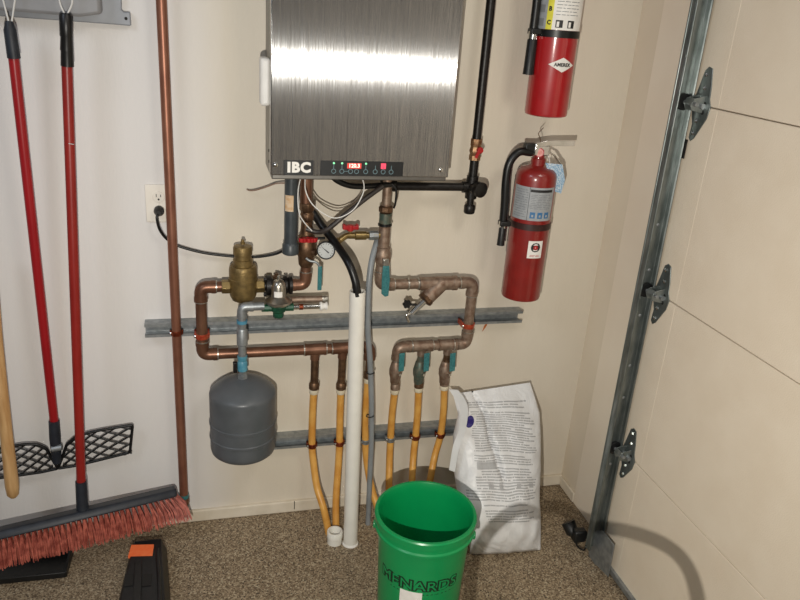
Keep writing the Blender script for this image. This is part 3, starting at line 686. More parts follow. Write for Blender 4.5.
MB().lathe((xt, Yk, ztop-.004), (0, 0, 1), [(.016, 0), (.016, .012), (.011, .015), (.011, .03)], 6).build('neck', M_galv, tk_)
ln_ = thing('tank_feed_pipe', 'grey galvanised elbow pipe rising from the tank with blue tape', 'pipe', V((xt, Yk, ztop+.02)))
ze = P(243, 305.5, Yv).z; xe = xt; rr = .0125
route(ln_, [V((xe, Yk, ztop+.05)), V((xe, Yk, ze)), V((P(264, 305.5, Yk).x, Yk, ze))], rr, M_galv, M_galv, rings=False)
h_ = lambda py: P(243, py, Yk).z
MB().lathe((xe, Yk, ztop+.02), (0, 0, 1), [(.012, 0), (.0155, .003), (.0155, .03), (.013, .035), (.015, .04), (.0150, .052)], 12).build('tape_wrap', mat('blue_tape', '#3f7f96', '#5b95a6', rough=.4, sc_=60), ln_, label='blue taped fitting')
MB().box((xe-.022, Yk, ztop+.034), (.012, .014, .034)).build('shutoff_tab', M_blackiron, ln_, bevel=.002)
pipe(ln_, (xe, Yk, h_(323)), (xe, Yk, h_(320)), rr*1.25, mat('blue_tape2', '#4a86a0', rough=.4), 'tape_ring', label='blue tape ring')
MB().lathe((xe, Yk, h_(345)), (0, 0, 1), [(rr*1.1, 0), (rr*1.3, .003), (rr*1.3, .05), (rr*1.1, .055)], 20).build('coupling', M_galv, ln_)

pr = thing('pressure_reducing_valve', 'silver domed pressure reducing valve with green base in front of black valve', 'valve', P(278, 305, Yv))
xv = P(278.5, 300, Yv).x; e_ = lambda py: P(278.5, py, Yv).z
dome = [(.033, e_(304)), (.040, e_(302)), (.040, e_(300)), (.032, e_(298.5)), (.0225, e_(296)), (.0215, e_(285.5)), (.017, e_(281.5)), (.008, e_(279.5)), (.0055, e_(279.3)), (.0055, e_(276.5)), (.003, e_(275.5))]
MB().lathe((xv, Yv, 0), (0, 0, 1), dome, 32).build('bell', mat('nickel', '#a9a49a', '#c0bbb0', rough=.28, metal=.95, sc_=40), pr, label='silver bell')
patch((xv, Yv), .0222, math.atan2(-1, -.1), -.013, .011, e_(295), e_(289.5)).build('sticker', M_paper, pr, label='white sticker')
MB().lathe((xv, Yv, 0), (0, 0, 1), [(.014, e_(317)), (.0165, e_(316)), (.0165, e_(311.5)), (.025, e_(310)), (.027, e_(305)), (.036, e_(304.2)), (.036, e_(303.5))], 8).build('base', M_green, pr, bevel=.001, label='dark green base')
MB().cyl((xv-.05, Yv, e_(307.5)), (xv+.045, Yv, e_(307.5)), .0125, seg=8).build('side_ports', M_green, pr, bevel=.001)
dr_ = thing('drain_stub', 'short chrome stub with a white end cap right of the reducing valve', 'pipe stub', P(305, 308, Yv))
zz = e_(307.5)
xq = P(322, 308, Yv).x
pipe(dr_, (xv+.045, Yv, zz), (xq, Yv, zz), .008, M_chrome)
pipe(dr_, (P(301, 308, Yv).x - .006, Yv, zz), (P(301, 308, Yv).x + .006, Yv, zz), .0095, M_clampcu, 'red_band', label='red band')
MB().lathe((xq-.008, Yv, zz), (1, 0, 0), [(.010, 0), (.0135, .002), (.0135, .008), (.010, .01), (.010, .018), (.013, .02), (.013, .023)], 20).build('end_cap', M_paper, dr_, label='whitish end cap')
ct = thing('copper_stub', 'horizontal tarnished copper stub ending open below the supply riser', 'pipe stub', P(305, 300, -.08))
zz = P(305, 299.5, -.09).z
pipe(ct, (P(284, 300, -.09).x, -.09, zz), (P(323, 300, -.09).x, -.09, zz), .0105, M_oldcopper)
pipe(ct, (P(322, 300, -.09).x, -.09, zz), (P(327, 300, -.09).x, -.09, zz), .012, M_solder, 'end_ring', label='silver end ring')

# ================================================================== return side
rt_ = thing('return_riser', 'tarnished copper riser right of the hoses with teal lever valve', 'pipe', P(387, 280, -.09))
Yr = -.085; xr2 = P(384, 240, Yr).x; r3 = .0165; m_ = lambda py: P(386, py, Yr).z
zr = P(430, 283.5, Yr).z
pipe(rt_, (xr2, Yr, m_(265)), (xr2, Yr, BZ0-.01), r3*.85, M_oldcopper)
MB().lathe((xr2, Yr, 0), (0, 0, 1), [(r3*1.0, m_(213)), (r3*1.35, m_(211)), (r3*1.35, m_(207)), (r3*1.1, m_(205.5))], 8).build('union_nut', M_bronze, rt_, bevel=.001)
MB().lathe((xr2, Yr, 0), (0, 0, 1), [(r3*1.1, m_(223)), (r3*1.15, m_(213))], 20).build('green_joint', mat('verdigris', '#4e5f56', '#6b6a5c', rough=.5, metal=.5, sc_=80), rt_, label='greenish stained joint')
pipe(rt_, (xr2, Yr, m_(225.5)), (xr2, Yr, m_(223.5)), r3*1.3, M_blackrub, 'black_ring', label='black ring')
pipe(rt_, (xr2, Yr, m_(247)), (xr2, Yr, m_(226)), r3*1.08, M_oldcopper, 'tee_body')
vv = MB().lathe((xr2, Yr, 0), (0, 0, 1), [(r3*1.0, m_(266)), (r3*1.25, m_(264)), (r3*1.5, m_(260)), (r3*1.5, m_(253)), (r3*1.25, m_(250)), (r3*1.3, m_(247)), (r3, m_(246))], 20).build('ball_valve', M_oldcopper, rt_)
pA = P(386.5, 262, Yr-.04); pB = P(386, 296, Yr-.04)
MB().bb((pA.x-.010, Yr-.042, P(386, 266, Yr-.04).z), (pA.x+.008, Yr-.024, m_(255))).build('lever_tab', M_solder, vv, bevel=.002)
MB().prism([P(383, 266, Yr-.042), P(389.5, 266, Yr-.042), P(390, 280, Yr-.042), P(388.5, 296, Yr-.042), P(385, 297, Yr-.042), P(381.5, 294, Yr-.042), P(382, 280, Yr-.042)], (0, .005, 0)).build('lever', M_teal, vv, bevel=.0015, label='teal lever')
route(rt_, [V((xr2-.004, Yr, m_(262))), V((xr2-.004, Yr, zr)), V((P(419, 283, Yr).x, Yr, zr))], r3, M_oldcopper, M_oldcopper)
for px in (408, 418): solder(rt_, (P(px, 283, Yr).x, Yr, zr), (1, 0, 0), r3)

# y strainer
ys = thing('y_strainer', 'tarnished copper Y-strainer with angled leg and chrome drain lever', 'strainer', P(435, 290, Yr))
xa = P(419, 283, Yr).x; xb = P(457, 283, Yr).x
MB().lathe((xa, Yr, zr), (1, 0, 0), [(r3*1.2, 0), (r3*1.3, .002), (r3*1.3, .014), (r3*1.28, .018), (r3*1.38, (xb-xa)*.5), (r3*1.35, xb-xa-.018), (r3*1.45, xb-xa-.016), (r3*1.45, xb-xa-.002), (r3*1.2, xb-xa)], 24).build('body', M_oldcopper, ys)
s0 = V((P(441, 283, Yr).x, Yr, zr)); s1 = P(424.5, 300.5, Yr-.02)
ax = (s1 - s0).normalized(); LL = (s1 - s0).length
MB().lathe(s0, ax, [(r3*1.6, 0), (r3*1.5, LL*.6), (r3*1.4, LL)], 24).build('strainer_leg', M_oldcopper, ys)
MB().lathe(s1 - ax*.012, ax, [(r3*1.5, 0), (r3*1.55, .002), (r3*1.55, .012), (r3*.8, .016)], 8).build('leg_cap', M_bronze, ys)
s2 = P(411, 313.5, Yr-.03)
MB().tube([s1, s2], [.0115, .009], 14).build('drain_valve', M_chrome, ys, label='chrome drain valve')
MB().tube(fillet([s2 - (s2-s1)*.1, P(406, 315, Yr-.035), P(409, 322, Yr-.035)], .008), .0045, 10).build('drain_lever', M_chrome, ys, label='chrome lever')
kn = MB(); kc = P(407, 304, Yr-.03)
for k in range(6): kn.lathe(kc + V((math.cos(k*PI/3)*.009, 0, math.sin(k*PI/3)*.009)), (0, -1, 0), [(.005, -.004), (.006, 0), (.005, .006)], 10)
kn.lathe(kc, (0, -1, 0), [(.009, -.006), (.009, .008)], 14).tube([kc, s1 - (s1-s2)*.35], .004, 8); kn.build('knob', M_blackplastic, ys, label='black knob')

# return manifold
rm = thing('return_pipe', 'tarnished copper return pipe stepping down to three teal lever valves', 'pipe', P(468, 320, Yr))
xR = P(470.5, 305, Yr).x; zm2 = P(430, 345.5, Yr).z; xL = P(398, 347, Yr).x
ze3 = P(396, 357, Yr).z
route(rm, [V((xb, Yr, zr)), V((xR, Yr, zr)), V((xR, Yr, zm2)), V((xL, Yr, zm2)), V((xL, Yr, ze3-.01))], r3, M_oldcopper, M_oldcopper)
clamp(rm, (xR, Yr, zu-.025), (0, 0, 1), r3, MATS['red_clamp'])
VX = []
for k, (px, pe_) in enumerate(((397, 388), (422, 386), (448, 384))):
    X = xL if k == 0 else P(px, 347, Yr).x
    zz1 = ze3 if k == 0 else zm2
    q_ = lambda py: P(px, py, Yr).z
    if k: tee(rm, (X, Yr, zm2), (1, 0, 0), (0, 0, -1), r3, .012, M_oldcopper, rings=(k == 1))
    mm = M_bronze if k != 1 else MATS['verdigris']
    top = q_(352); bot = q_(pe_)
    pipe(rm, (X, Yr, bot+.015), (X, Yr, zz1), .0125, mm, 'drop_pipe')
    bv = MB().lathe((X-.002, Yr, 0), (0, 0, 1), [(.0125, q_(384)), (.016, q_(382)), (.0175, q_(377)), (.021, q_(374)), (.0215, q_(369)), (.018, q_(365)), (.015, q_(362)), (.0125, q_(361))], 20).build('ball_valve', mm if k == 1 else M_oldcopper, rm)
    if k == 1: bv['label'] = 'green stained valve'
    lx = P(px + 5, 365, Yr-.03).x
    MB().prism([P(px+2.5, 354, Yr-.032), P(px+8, 353, Yr-.032), P(px+7, 371, Yr-.032), P(px+1.5, 372, Yr-.032)], (0, .005, 0)).build('lever', M_teal, bv, bevel=.0015, label='teal lever')
    MB().cyl((X, Yr, q_(371)), (X+.006, Yr-.03, q_(371)), .005, seg=10).build('lever_nut', M_chrome, bv)
    MB().lathe((X, Yr, bot-.006), (0, 0, 1), [(.0125, 0), (.0155, .003), (.0155, .022), (.013, .026)], 20).build('adapter', M_oldcopper if k != 1 else M_bronze, rm)
    VX.append(V((X, Yr, bot)))
d0 = VX[0]; c0 = on(390.5, zcl, Yt)
pex(d0, [P(392, 415, -.065), c0, P(389.5, 460, -.07), P(389, 485, -.10)], PZ(389, 520), 'orange tube from the left teal valve down behind the green bucket', cl=c0, clm=M_galv)
d0 = VX[1]; c0 = on(415.5, zcl, Yt)
pex(d0, [P(417.5, 413, -.065), c0, P(413.5, 455, -.07), P(412, 480, -.10)], PZ(411, 514), 'orange tube from the middle green-stained valve down behind the bucket', cl=c0)
d0 = VX[2]; c0 = on(440.5, zcl, Yt)
pex(d0, [P(443.5, 410, -.065), c0, P(435, 455, -.07), P(431, 475, -.10)], PZ(425, 510), 'orange tube slanting down beside the white bag from the right teal valve', cl=c0)

# purge valve + black hoses
pv = thing('purge_valve', 'brass drain valve with red handle between riser and black pipe', 'valve', P(350, 235, -.11))
Yq = Yr
zq = P(360, 235.5, Yq).z
hm = MB().lathe((xr2, Yq, zq), (-1, 0, 0), [(.011, 0), (.011, .02), (.014, .022), (.014, .035), (.010, .037), (.010, .055), (.0135, .057), (.0135, .09), (.010, .092), (.010, .11)], 16)
hm.build('body', M_brass2, pv)
MB().cyl((xr2-.02, Yq, zq), (xr2-.048, Yq, zq), .015, seg=8).build('galvanised_nut', M_galv, pv, bevel=.001)
e0 = V((xr2-.105, Yq, zq)); e1 = P(338.5, 241, Yq-.01)
MB().tube(fillet([e0, V((e0.x-.012, Yq, zq)), e1], .01), .0095, 14).lathe(e1, (e1-e0), [(.0095, -.004), (.0125, 0), (.0125, .012), (.009, .014)], 16).build('spout', M_brass2, pv)
xh = P(350.5, 230, Yq-.005).x
MB().cyl((xh, Yq, zq), (xh, Yq, zq+.026), .0055, seg=12).build('stem', M_brass2, pv)
hw = MB(); zz = P(350.5, 227, Yq).z
for s_ in (-1, 1): hw.box((xh + s_*.015, Yq-.002, zz), (.018, .02, .012)).box((xh + s_*.02, Yq-.002, zz+.006), (.008, .018, .008))
hw.cyl((xh, Yq, zz-.012), (xh, Yq, zz+.007), .010, seg=14); hw.build('red_handle', M_redh, pv, bevel=.002, label='red wing handle')
bt = thing('black_drain_tube', 'thick black tube running down from the boiler into the white pipe', 'tube', P(340, 250, -.14))
MB().tube(smooth([P(303, 180, -.032), P(308, 203, -.032), P(320, 223, -.06), P(336, 244, -.12), P(348, 262, -.19), P(355, 280, -.215), P(357.5, 296, -.22)], 10), .0118, 16).build('tube', M_blackrub, bt)
b2 = thing('black_cross_tube', 'thinner black tube slanting from under the boiler across the thick one', 'tube', P(350, 210, -.14))
MB().tube(smooth([P(383, 186, -.12), P(365, 199, -.13), P(345, 215, -.14), P(328, 229, -.135), P(318, 232, -.12), P(306, 229, -.11)], 8), .0075, 14).build('tube', mat('brownblack_rubber', '#2a2522', '#3a332f', rough=.45, sc_=50), b2)

# grey tube
gt = thing('grey_tube', 'thin grey tube running down beside the white pipe to the floor', 'tube', PZ(368, 521))
MB().tube(smooth([P(379, 236, -.06), P(376.5, 243, -.07), P(371.5, 262, -.10), P(368.5, 290, -.12), P(368, 330, -.12), P(370, 360, -.115), P(371.5, 400, -.11), P(371.5, 440, -.11), P(370, 475, -.11), PZ(368, 524)], 10), .0092, 14).build('tube', M_gtube, gt)
for px, py in ((370.3, 374), (370, 417)):
    c = P(px, py, -.112)
    MB().tube([c + V((math.cos(k*PI/10)*.0125, math.sin(k*PI/10)*.0125, k*.0004)) for k in range(21)], .0018, 6).build('zip_tie', M_blackrub, gt, label='black zip tie')

# white pvc pipe and stub
wp = thing('white_plastic_pipe', 'tall white plastic drain pipe standing on the floor, open at top', 'pipe', PZ(350, 546))
b0 = PZ(350.3, 543); rw = .0235; tp = P(357.6, 291, b0.y); dv = (tp - b0).normalized(); Lw = (tp-b0).length
MB().lathe(b0, dv, [(rw-.004, 0), (rw, .0), (rw, Lw), (rw-.004, Lw), (rw-.004, Lw-.06), (.001, Lw-.061)], 32).build('pipe', M_pvc, wp)
MB().lathe(b0, V((0, 0, 1)), [(rw+.004, 0), (rw+.003, .004), (rw, .006)], 32).build('sealant_ring', M_paper, wp, label='whitish sealant ring')
ws = thing('plastic_pipe_stub', 'short open white pipe stub on the floor left of the tall pipe', 'pipe stub', PZ(335, 546))
b1 = PZ(334.5, 542); rs = .0265
MB().lathe(b1, V((0, 0, 1)), [(rs-.002, 0), (rs-.002, .022), (rs, .024), (rs, .045), (rs-.0015, .047), (rs-.006, .047), (rs-.007, .045), (rs-.008, .012), (.001, .010)], 32).build('collar', M_pvc, ws)
# small orange debris on wall
tag(MB().prism([P(484, 326, -.001), P(488, 322, -.012), P(486, 327, -.010), P(482, 332, -.001)], (.002, .001, .003)).build('orange_scrap', mat('orange_scrap', '#b8632f', '#c97a44', rough=.5, sc_=60)), 'tiny orange scrap stuck below the right end of the upper strut', 'scrap')

# ================================================================== fire extinguishers
def extinguisher(cx, cy, zb, zt_, R, red, lab, kind, hose):
    t = thing('fire_extinguisher', lab, 'fire extinguisher', (cx, cy, zb), 'wall-mounted fire extinguishers')
    fa = math.atan2(-D - cy, 0 - cx)                      # faces the room
    hs = zt_ - zb
    MB().lathe((cx, cy, zb), (0, 0, 1), [(R*.80, .006), (R*.86, .0), (R*.97, .003), (R, .010), (R, hs-.030), (R*.985, hs-.018), (R*.93, hs-.008), (R*.78, hs+.002), (R*.45, hs+.009), (.022, hs+.012), (.022, hs+.022)], 48).build('cylinder', red, t)
    nz_ = zt_ + .02
    # valve
    MB().lathe((cx, cy, nz_), (0, 0, 1), [(.023, 0), (.023, .012), (.018, .014), (.016, .034), (.014, .042)], 20).build('valve_collar', red, t)
    va = MB().box((cx, cy, nz_+.038), (.052, .036, .034)).build('valve_body', M_chrome, t, bevel=.004)
    gd_ = V((math.cos(fa), math.sin(fa), .1)).normalized(); gc_ = V((cx, cy, nz_+.03)) + gd_*.014
    gg = MB().lathe(gc_, gd_, [(.014, 0), (.0145, .006), (.012, .008)], 24).build('gauge', M_redh if kind == 'lo' else M_chrome, t)
    MB().lathe(gc_ + gd_*.0075, gd_, [(.010, 0), (.010, .001)], 24).build('gauge_face', mat('pale_red_face', '#c46a5e', '#d89085', sc_=80), gg)
    # handles
    h1 = MB(); p0 = V((cx-.022, cy-.006, nz_+.056)); p1 = V((cx+.098, cy-.02, nz_+.066))
    h1.rings([[p + V((0, s1*.011, s2*.0022 - s1*.004 + (-.012 if (s1 < 0 and s2 < 0) else 0))) for s1, s2 in ((-1, -1), (1, -1), (1, 1), (-1, 1))] for p in (p0, p0.lerp(p1, .3) + V((0, 0, .004)), p1)]); h1.build('squeeze_lever', M_chrome, t, bevel=.001)
    h2 = MB(); q0 = V((cx+.006, cy-.006, nz_+.042)); q1 = V((cx+.045, cy-.012, nz_+.024)); q2 = V((cx+.078, cy-.014, nz_-.014))
    h2.rings([[p + V((0, s1*.010, s2*.0022)) for s1, s2 in ((-1, -1), (1, -1), (1, 1), (-1, 1))] for p in (q0, q1, q2)]); h2.build('carry_handle', M_chrome, t, bevel=.001)
    MB().tube(smooth([V((cx-.004, cy-.012, nz_+.056)), V((cx-.012, cy-.016, nz_+.075)), V((cx-.018, cy-.014, nz_+.088)), V((cx-.010, cy-.012, nz_+.098)), V((cx-.003, cy-.012, nz_+.106))]), .0013, 6).build('pin_wire', M_bronze, t)
    # hose
    hx = cx - R - .020
    MB().box((cx-.036, cy-.004, nz_+.044), (.036, .024, .028)).build('hose_fitting', M_blackplastic, t, bevel=.003)
    MB().cyl((cx-.03, cy-.004, nz_+.028), (cx-.01, cy-.004, nz_+.028), .010, seg=8).build('hose_nut', M_chrome, t)
    hose = [V(h) for h in hose]; hx = hose[-1].x; zh = hose[-1].z - .02
    MB().tube(smooth([V((cx-.03, cy-.006, nz_+.03))] + hose, 10), .0125, 16).build('hose', M_blackrub, t)
    MB().lathe((hx, cy-.012, zh+.02), (0, 0, -1), [(.0138, -.004), (.0138, .016)], 18).build('ferrule', M_chrome, t, label='silver hose ferrule')
    n_ = .0165 if kind == 'hi' else .0125
    MB().lathe((hx, cy-.012, zh+.006), (0, 0, -1), [(n_*.74, 0), (n_*.88, .004), (n_*.94, NZ[kind]*.8), (n_, NZ[kind]), (n_*.6, NZ[kind]+.001)], 20).build('nozzle', M_blackplastic, t)
    # strap
    b = MB(); b.lathe((cx, cy, SZ[kind]-.010), (0, 0, 1), [(R+.0003, 0), (R+.0022, .0005), (R+.0022, .0195), (R+.0003, .02)], 48, caps=False)
    so = b.build('strap', M_blackrub if kind == 'hi' else mat('dark_brown_strap', '#2c1614', '#3b201c', rough=.45, sc_=60), t)
    MB().box((hx+.004, cy-.012, SZ[kind]+.002), (.034, .030, .016)).build('hose_clip', M_blackplastic, so, bevel=.003)
    MB().bb((cx-.025, cy + R*.9, zb+.12), (cx+.025, 0, zt_-.04)).build('wall_bracket', M_blackiron, t, bevel=.002)
    return t, fa
HZ = {}; NZ = {}; SZ = {}
# lower
Ye = -.105; R1 = rd(521, 260, Ye-.03, 40); cL = P(529, 230, Ye)
zb1 = P(521, 303, Ye-.06).z; zt1 = P(537, 168.5, Ye).z
HZ['lo'] = P(512, 228, Ye).z; NZ['lo'] = .06; SZ['lo'] = P(530, 228, Ye-.06).z
t1, fa = extinguisher(cL.x, Ye, zb1, zt1, R1, M_extred2, 'lower fire extinguisher with grey label, blue tag and white square sticker', 'lo', [P(519, 152, Ye-.01), P(509.5, 163, Ye-.01), P(506, 180, Ye-.01), P(504.5, 205, Ye-.01), P(503, 222, Ye-.01)])
cc = (cL.x, Ye); zA = P(535, 188, Ye-.06).z; zB = P(530, 221, Ye-.06).z
lb = patch(cc, R1, fa, -.070, .072, zB, zA, n=24).build('label_sheet', M_label, t1, label='grey instruction label')
patch(cc, R1+.0006, fa, -.010, .062, zA-.014, zA-.006).build('title_bar', M_ink, lb)
patch(cc, R1+.0006, fa, -.0125, -.0115, zB, zA).build('divider', M_ink, lb)
ln = []
def rows(c, R, fa, x0, x1, z0, z1, n, m, parent, hgt=.0016, name='print_rows', seed=1):
    rnd = random.Random(seed); bmx = MB()
    for i in range(n):
        z = z0 + (z1-z0)*(i+.5)/n; x = x0
        while x < x1 - .004:
            w_ = rnd.uniform(.006, .02); xe_ = min(x + w_, x1)
            p = patch(c, R, fa, x, xe_, z-hgt/2, z+hgt/2, th=.0005, n=3)
            me = bpy.data.meshes.new('x'); p.bm.to_mesh(me); p.bm.free(); bmx.bm.from_mesh(me); bpy.data.meshes.remove(me)
            x = xe_ + .003
    return bmx.build(name, m, parent)
rows(cc, R1+.0008, fa, -.062, -.016, zB+.006, zA-.006, 12, M_inkgrey, lb)
rows(cc, R1+.0008, fa, -.006, .06, zB+.036, zA-.02, 9, M_inkgrey, lb, seed=3)
for k in range(3):
    x = -.004 + k*.023; pc = patch(cc, R1+.0006, fa, x, x+.016, zB+.008, zB+.027).build('pictogram', M_inkblue, lb, label='small blue pictogram')
    patch(cc, R1+.0012, fa, x+.005, x+.011, zB+.012, zB+.019).build('pictogram_figure', M_label, t1)
z0 = P(537, 258, Ye-.06).z; z1 = P(537, 241, Ye-.06).z
st = patch(cc, R1, fa, .004, .052, z0, z1).build('white_sticker', M_paper, t1, label='white square sticker with a round emblem')
ce = MB(); 
disc = textmesh('O', .034, off=.003); wrap(disc, cc, R1+.001, fa + .028/R1, (z0+z1)/2+.006).build('round_emblem', M_ink, st)
wrap(textmesh('o', .016, off=.004), cc, R1+.001, fa + .028/R1, (z0+z1)/2+.008).build('emblem_centre', M_inkred, st)
rows(cc, R1+.0008, fa, .012, .044, z0+.004, z0+.012, 2, M_inkred, st, hgt=.0012, seed=5)
# tag
ta = P(551, 165, Ye-.02); 
tg_ = MB(); T = [P(545.5, 163, Ye-.03), P(562.5, 164.5, Ye-.03), P(565, 180, Ye-.03), P(561, 193.5, Ye-.03), P(553, 191, Ye-.03)]
tg_.prism(T, (.0, .0008, 0)); tgo = tg_.build('inspection_tag', M_tag, t1, label='pale blue paper inspection tag')
MB().tube(smooth([P(550, 165, Ye-.031), P(549, 158, Ye-.02), P(547, 153, Ye-.012)]), .0012, 6).build('tag_string', M_cord, tgo)
# upper
Rr = rd(552, 70, Ye-.03, 44); cU = P(556, 60, Ye)
zb2 = P(547, 118, Ye-.06).z
cux = P(545.8, 112, Ye).x
NZ['hi'] = P(532, 42, Ye).z - P(532, 78, Ye).z; SZ['hi'] = P(558, 34, Ye-.06).z
t2, fa2 = extinguisher(cux, Ye, zb2, zb2 + .47, Rr, M_extred, 'upper fire extinguisher with white diamond logo and yellow-striped label', 'hi', [V((cux-.055, Ye-.01, zb2+.5)), V((cux-.075, Ye-.01, zb2+.46)), P(539, -30, Ye-.01), P(537, 0, Ye-.01), P(533, 33, Ye-.01)])
c2_ = (cux, Ye); zA = zb2 + .425; zB = P(558, 30, Ye-.06).z
lb2 = patch(c2_, Rr, fa2, -.078, .085, zB, zA, n=24).build('label_sheet', M_paper, t2, label='white instruction label')
patch(c2_, Rr+.0005, fa2, -.078, -.034, zB, zA).build('grey_panel', M_label, lb2)
patch(c2_, Rr+.0006, fa2, -.034, -.016, zB, zA).build('yellow_stripe', M_yel, lb2)
for k, ch in enumerate('CBA'):
    wrap(textmesh(ch, .016, off=.0008), c2_, Rr+.0012, fa2 - .025/Rr, zB + .018 + k*.036).build('class_letter', M_ink, lb2)
    patch(c2_, Rr+.0008, fa2, -.066, -.042, zB + .008 + k*.036, zB + .028 + k*.036).build('pictogram', M_inkgrey, lb2)
rows(c2_, Rr+.0008, fa2, -.008, .060, zB+.036, zA-.01, 16, M_inkgrey, lb2, seed=9)
for k in range(2):
    x = -.006 + k*.034; pf = patch(c2_, Rr+.0006, fa2, x, x+.02, zB+.006, zB+.026).build('pictogram', M_ink, lb2)
    patch(c2_, Rr+.0011, fa2, x+.003, x+.010, zB+.008, zB+.022).build('pictogram_figure', M_paper, t2)
zd = P(561, 65, Ye-.06).z
dm = MB(); hw_, hh_ = .041, .020; n_ = 12
vsT = []; b = MB()
for i in range(n_+1):
    x = -hw_ + 2*hw_*i/n_; yy = hh_ * (1 - abs(x)/hw_) + 1e-4; a_ = fa2 + (.030 + x)/Rr
    for rr_ in (Rr-.001, Rr+.0009): vsT.append([V((cux + math.cos(a_)*rr_, Ye + math.sin(a_)*rr_, zd + s_*yy)) for s_ in (-1, 1)])
rings_ = [[vsT[2*i][0], vsT[2*i][1], vsT[2*i+1][1], vsT[2*i+1][0]] for i in range(n_+1)]
b.rings(rings_); dmo = b.build('diamond_logo', M_paper, t2, label='white diamond logo')
wrap(textmesh('AMEREX', .0135, off=.0004), c2_, Rr+.0012, fa2 + .030/Rr, zd).build('logo_lettering', M_ink, dmo, label='black AMEREX lettering')

# ================================================================== left side tools
rk = thing('tool_rack', 'grey plastic wall rack holding the red handled tools', 'rack', P(60, 10, 0))
z_b = P(60, 20, -.03).z
b = MB(); 
b.prism([P(-60, 12, -.02), P(-60, -80, -.02), P(121, -80, -.02), P(121.5, 10, -.02), P(124, 12, -.02), P(130, 12, -.02), P(131, 26, -.02), P(100, 23.5, -.02)], (0, .02, 0)); b.build('back_plate', M_rack, rk, bevel=.003)
b = MB(); b.prism([P(-50, 6, -.075), P(-50, -70, -.075), P(94, -70, -.075), P(101, 14, -.075), P(80, 17, -.075)], (0, .055, 0)); b.build('tool_holder', mat('grey_rack_front', '#8a8a8c', '#929294', rough=.5, sc_=20), rk, bevel=.008)
g = P(126, 18.5, -.0205); MB().lathe(g, (0, -1, 0), [(.004, 0), (.004, .001)], 12).build('screw_hole', M_slot, rk, label='dark screw hole')
for px in (8, 66): MB().tube(fillet([P(px, -14, -.06), P(px, -12, -.115), P(px, -20, -.12)], .01), .005, 10).build('hook', M_rack, rk)

def pole(root, a, b, r, m, name='pole'): return MB().tube([a, b], r, 20).build(name, m, root)
# lattice-headed tool
lt = thing('lattice_scraper', 'black lattice-headed tool with bright red pole hanging on the left wall', 'yard tool', P(57, 462, -.05))
pole(lt, P(13.5, 56, -.09), P(54.5, 424, -.045), .0128, M_redpole)
MB().tube([P(9, 21, -.10), P(10, 30, -.10), P(14, 58, -.095)], [.008, .0145, .0155], 18).build('hand_grip', M_darkplastic, lt)
MB().tube(fillet([P(10, 27, -.10), P(1, -8, -.10), P(8, -24, -.105), P(16, -8, -.10), P(11, 27, -.10)], .02), .0022, 8).build('hang_loop', M_cord, lt)
MB().tube([P(54, 421, -.05), P(55, 438, -.05), P(57, 462, -.045)], [.0155, .0165, .013], 18).build('socket', M_darkplastic, lt)
def lattice(sgn):
    # outline in the head's own plane; x runs along the head
    o0 = P(57, 454, -.04); ex = (P(133, 440, -.035) - P(57, 454, -.04)); L = ex.length; ex.normalize(); ez = V((.06, -.12, 1)).normalized(); en = ez.cross(ex)
    W = lambda x, z: o0 + ex*x*sgn + ez*z
    out = [(.022, .005), (.03, .03), (.055, .052), (.09, .060), (L*.6, .062), (L*.985, .060), (L*.995, .054), (L*.96, -.040), (L*.945, -.048), (L*.5, -.056), (.05, -.060), (.0, -.058)]
    fr = MB(); loop = out + [out[0]]
    fr.tube(fillet([W(x, z) for x, z in loop], .006, 3), .0046, 10)
    def top(x):
        for (xa_, za_), (xb_, zb_) in zip(out[:7], out[1:7]):
            if xa_ <= x <= xb_: return za_ + (zb_-za_)*(x-xa_)/(xb_-xa_)
        return .052
    def inside(x, z): return .012 < x < L*.985 and -.056 < z < (top(x) if x > .022 else -.01)
    lat = MB()
    for s_ in (-1, 1):
        k = -12
        while k < 26:
            seg = []
            for i in range(60):
                x = L*i/59; z = s_*(x - k*.048)*.66
                z = z + .012*math.sin(x/L*PI)*s_
                if inside(x, z): seg.append(W(x, z))
                elif len(seg) > 1: lat.tube(seg, .0027, 6); seg = []
                else: seg = []
            if len(seg) > 1: lat.tube(seg, .0027, 6)
            k += 1
    fo = fr.build('head_frame', M_blackplastic, lt)
    lat.build('lattice', M_blackplastic, fo)
lattice(1); lattice(-1)
MB().tube([P(52, 449, -.06), P(62, 447, -.06)], .010, 14).build('pivot', M_galv, lt)

# push broom
br = thing('push_broom', 'push broom with salmon bristles and dull red pole with black foam grip', 'broom', P(85, 520, -.14))
pole(br, P(66.8, 62, -.095), P(81.3, 484, -.135), .0135, M_redpole2)
MB().tube([P(65.5, 13, -.10), P(65.8, 16, -.10), P(66.3, 36, -.10), P(66.6, 37, -.10), P(66.7, 50, -.10), P(67, 51, -.10), P(67.4, 66, -.097)], [.012, .0155, .0155, .0145, .0158, .0150, .0160], 20).build('foam_grip', M_blackrub, br)
MB().tube(fillet([P(65.5, 16, -.10), P(58, 0, -.10), P(64, -26, -.105), P(74, 0, -.10), P(66.5, 16, -.10)], .02), .0022, 8).build('hang_loop', M_cord, br)
for py, s_ in ((144.5, 1),): MB().tube([P(68.5, py-1, -.12), P(74, py, -.12)], .0009, 6).build('tape_edge', M_cord, br)
pR = P(176, 493, -.085); pL = P(-26, 541.5, -.215)
ex = (pR - pL); LB = ex.length; ex.normalize()
ez = V((0, .25, 1)); ez = (ez - ex*ez.dot(ex)).normalized(); en = ex.cross(ez)      # en points into the wall
if en.y < 0: en = -en
bl = MB(); cB = (pR + pL)/2
R_ = MX((ex, en, ez)).transposed()
sec = [(-.030, -.002), (-.028, .010), (-.018, .020), (.018, .020), (.030, .012), (.032, -.002)]
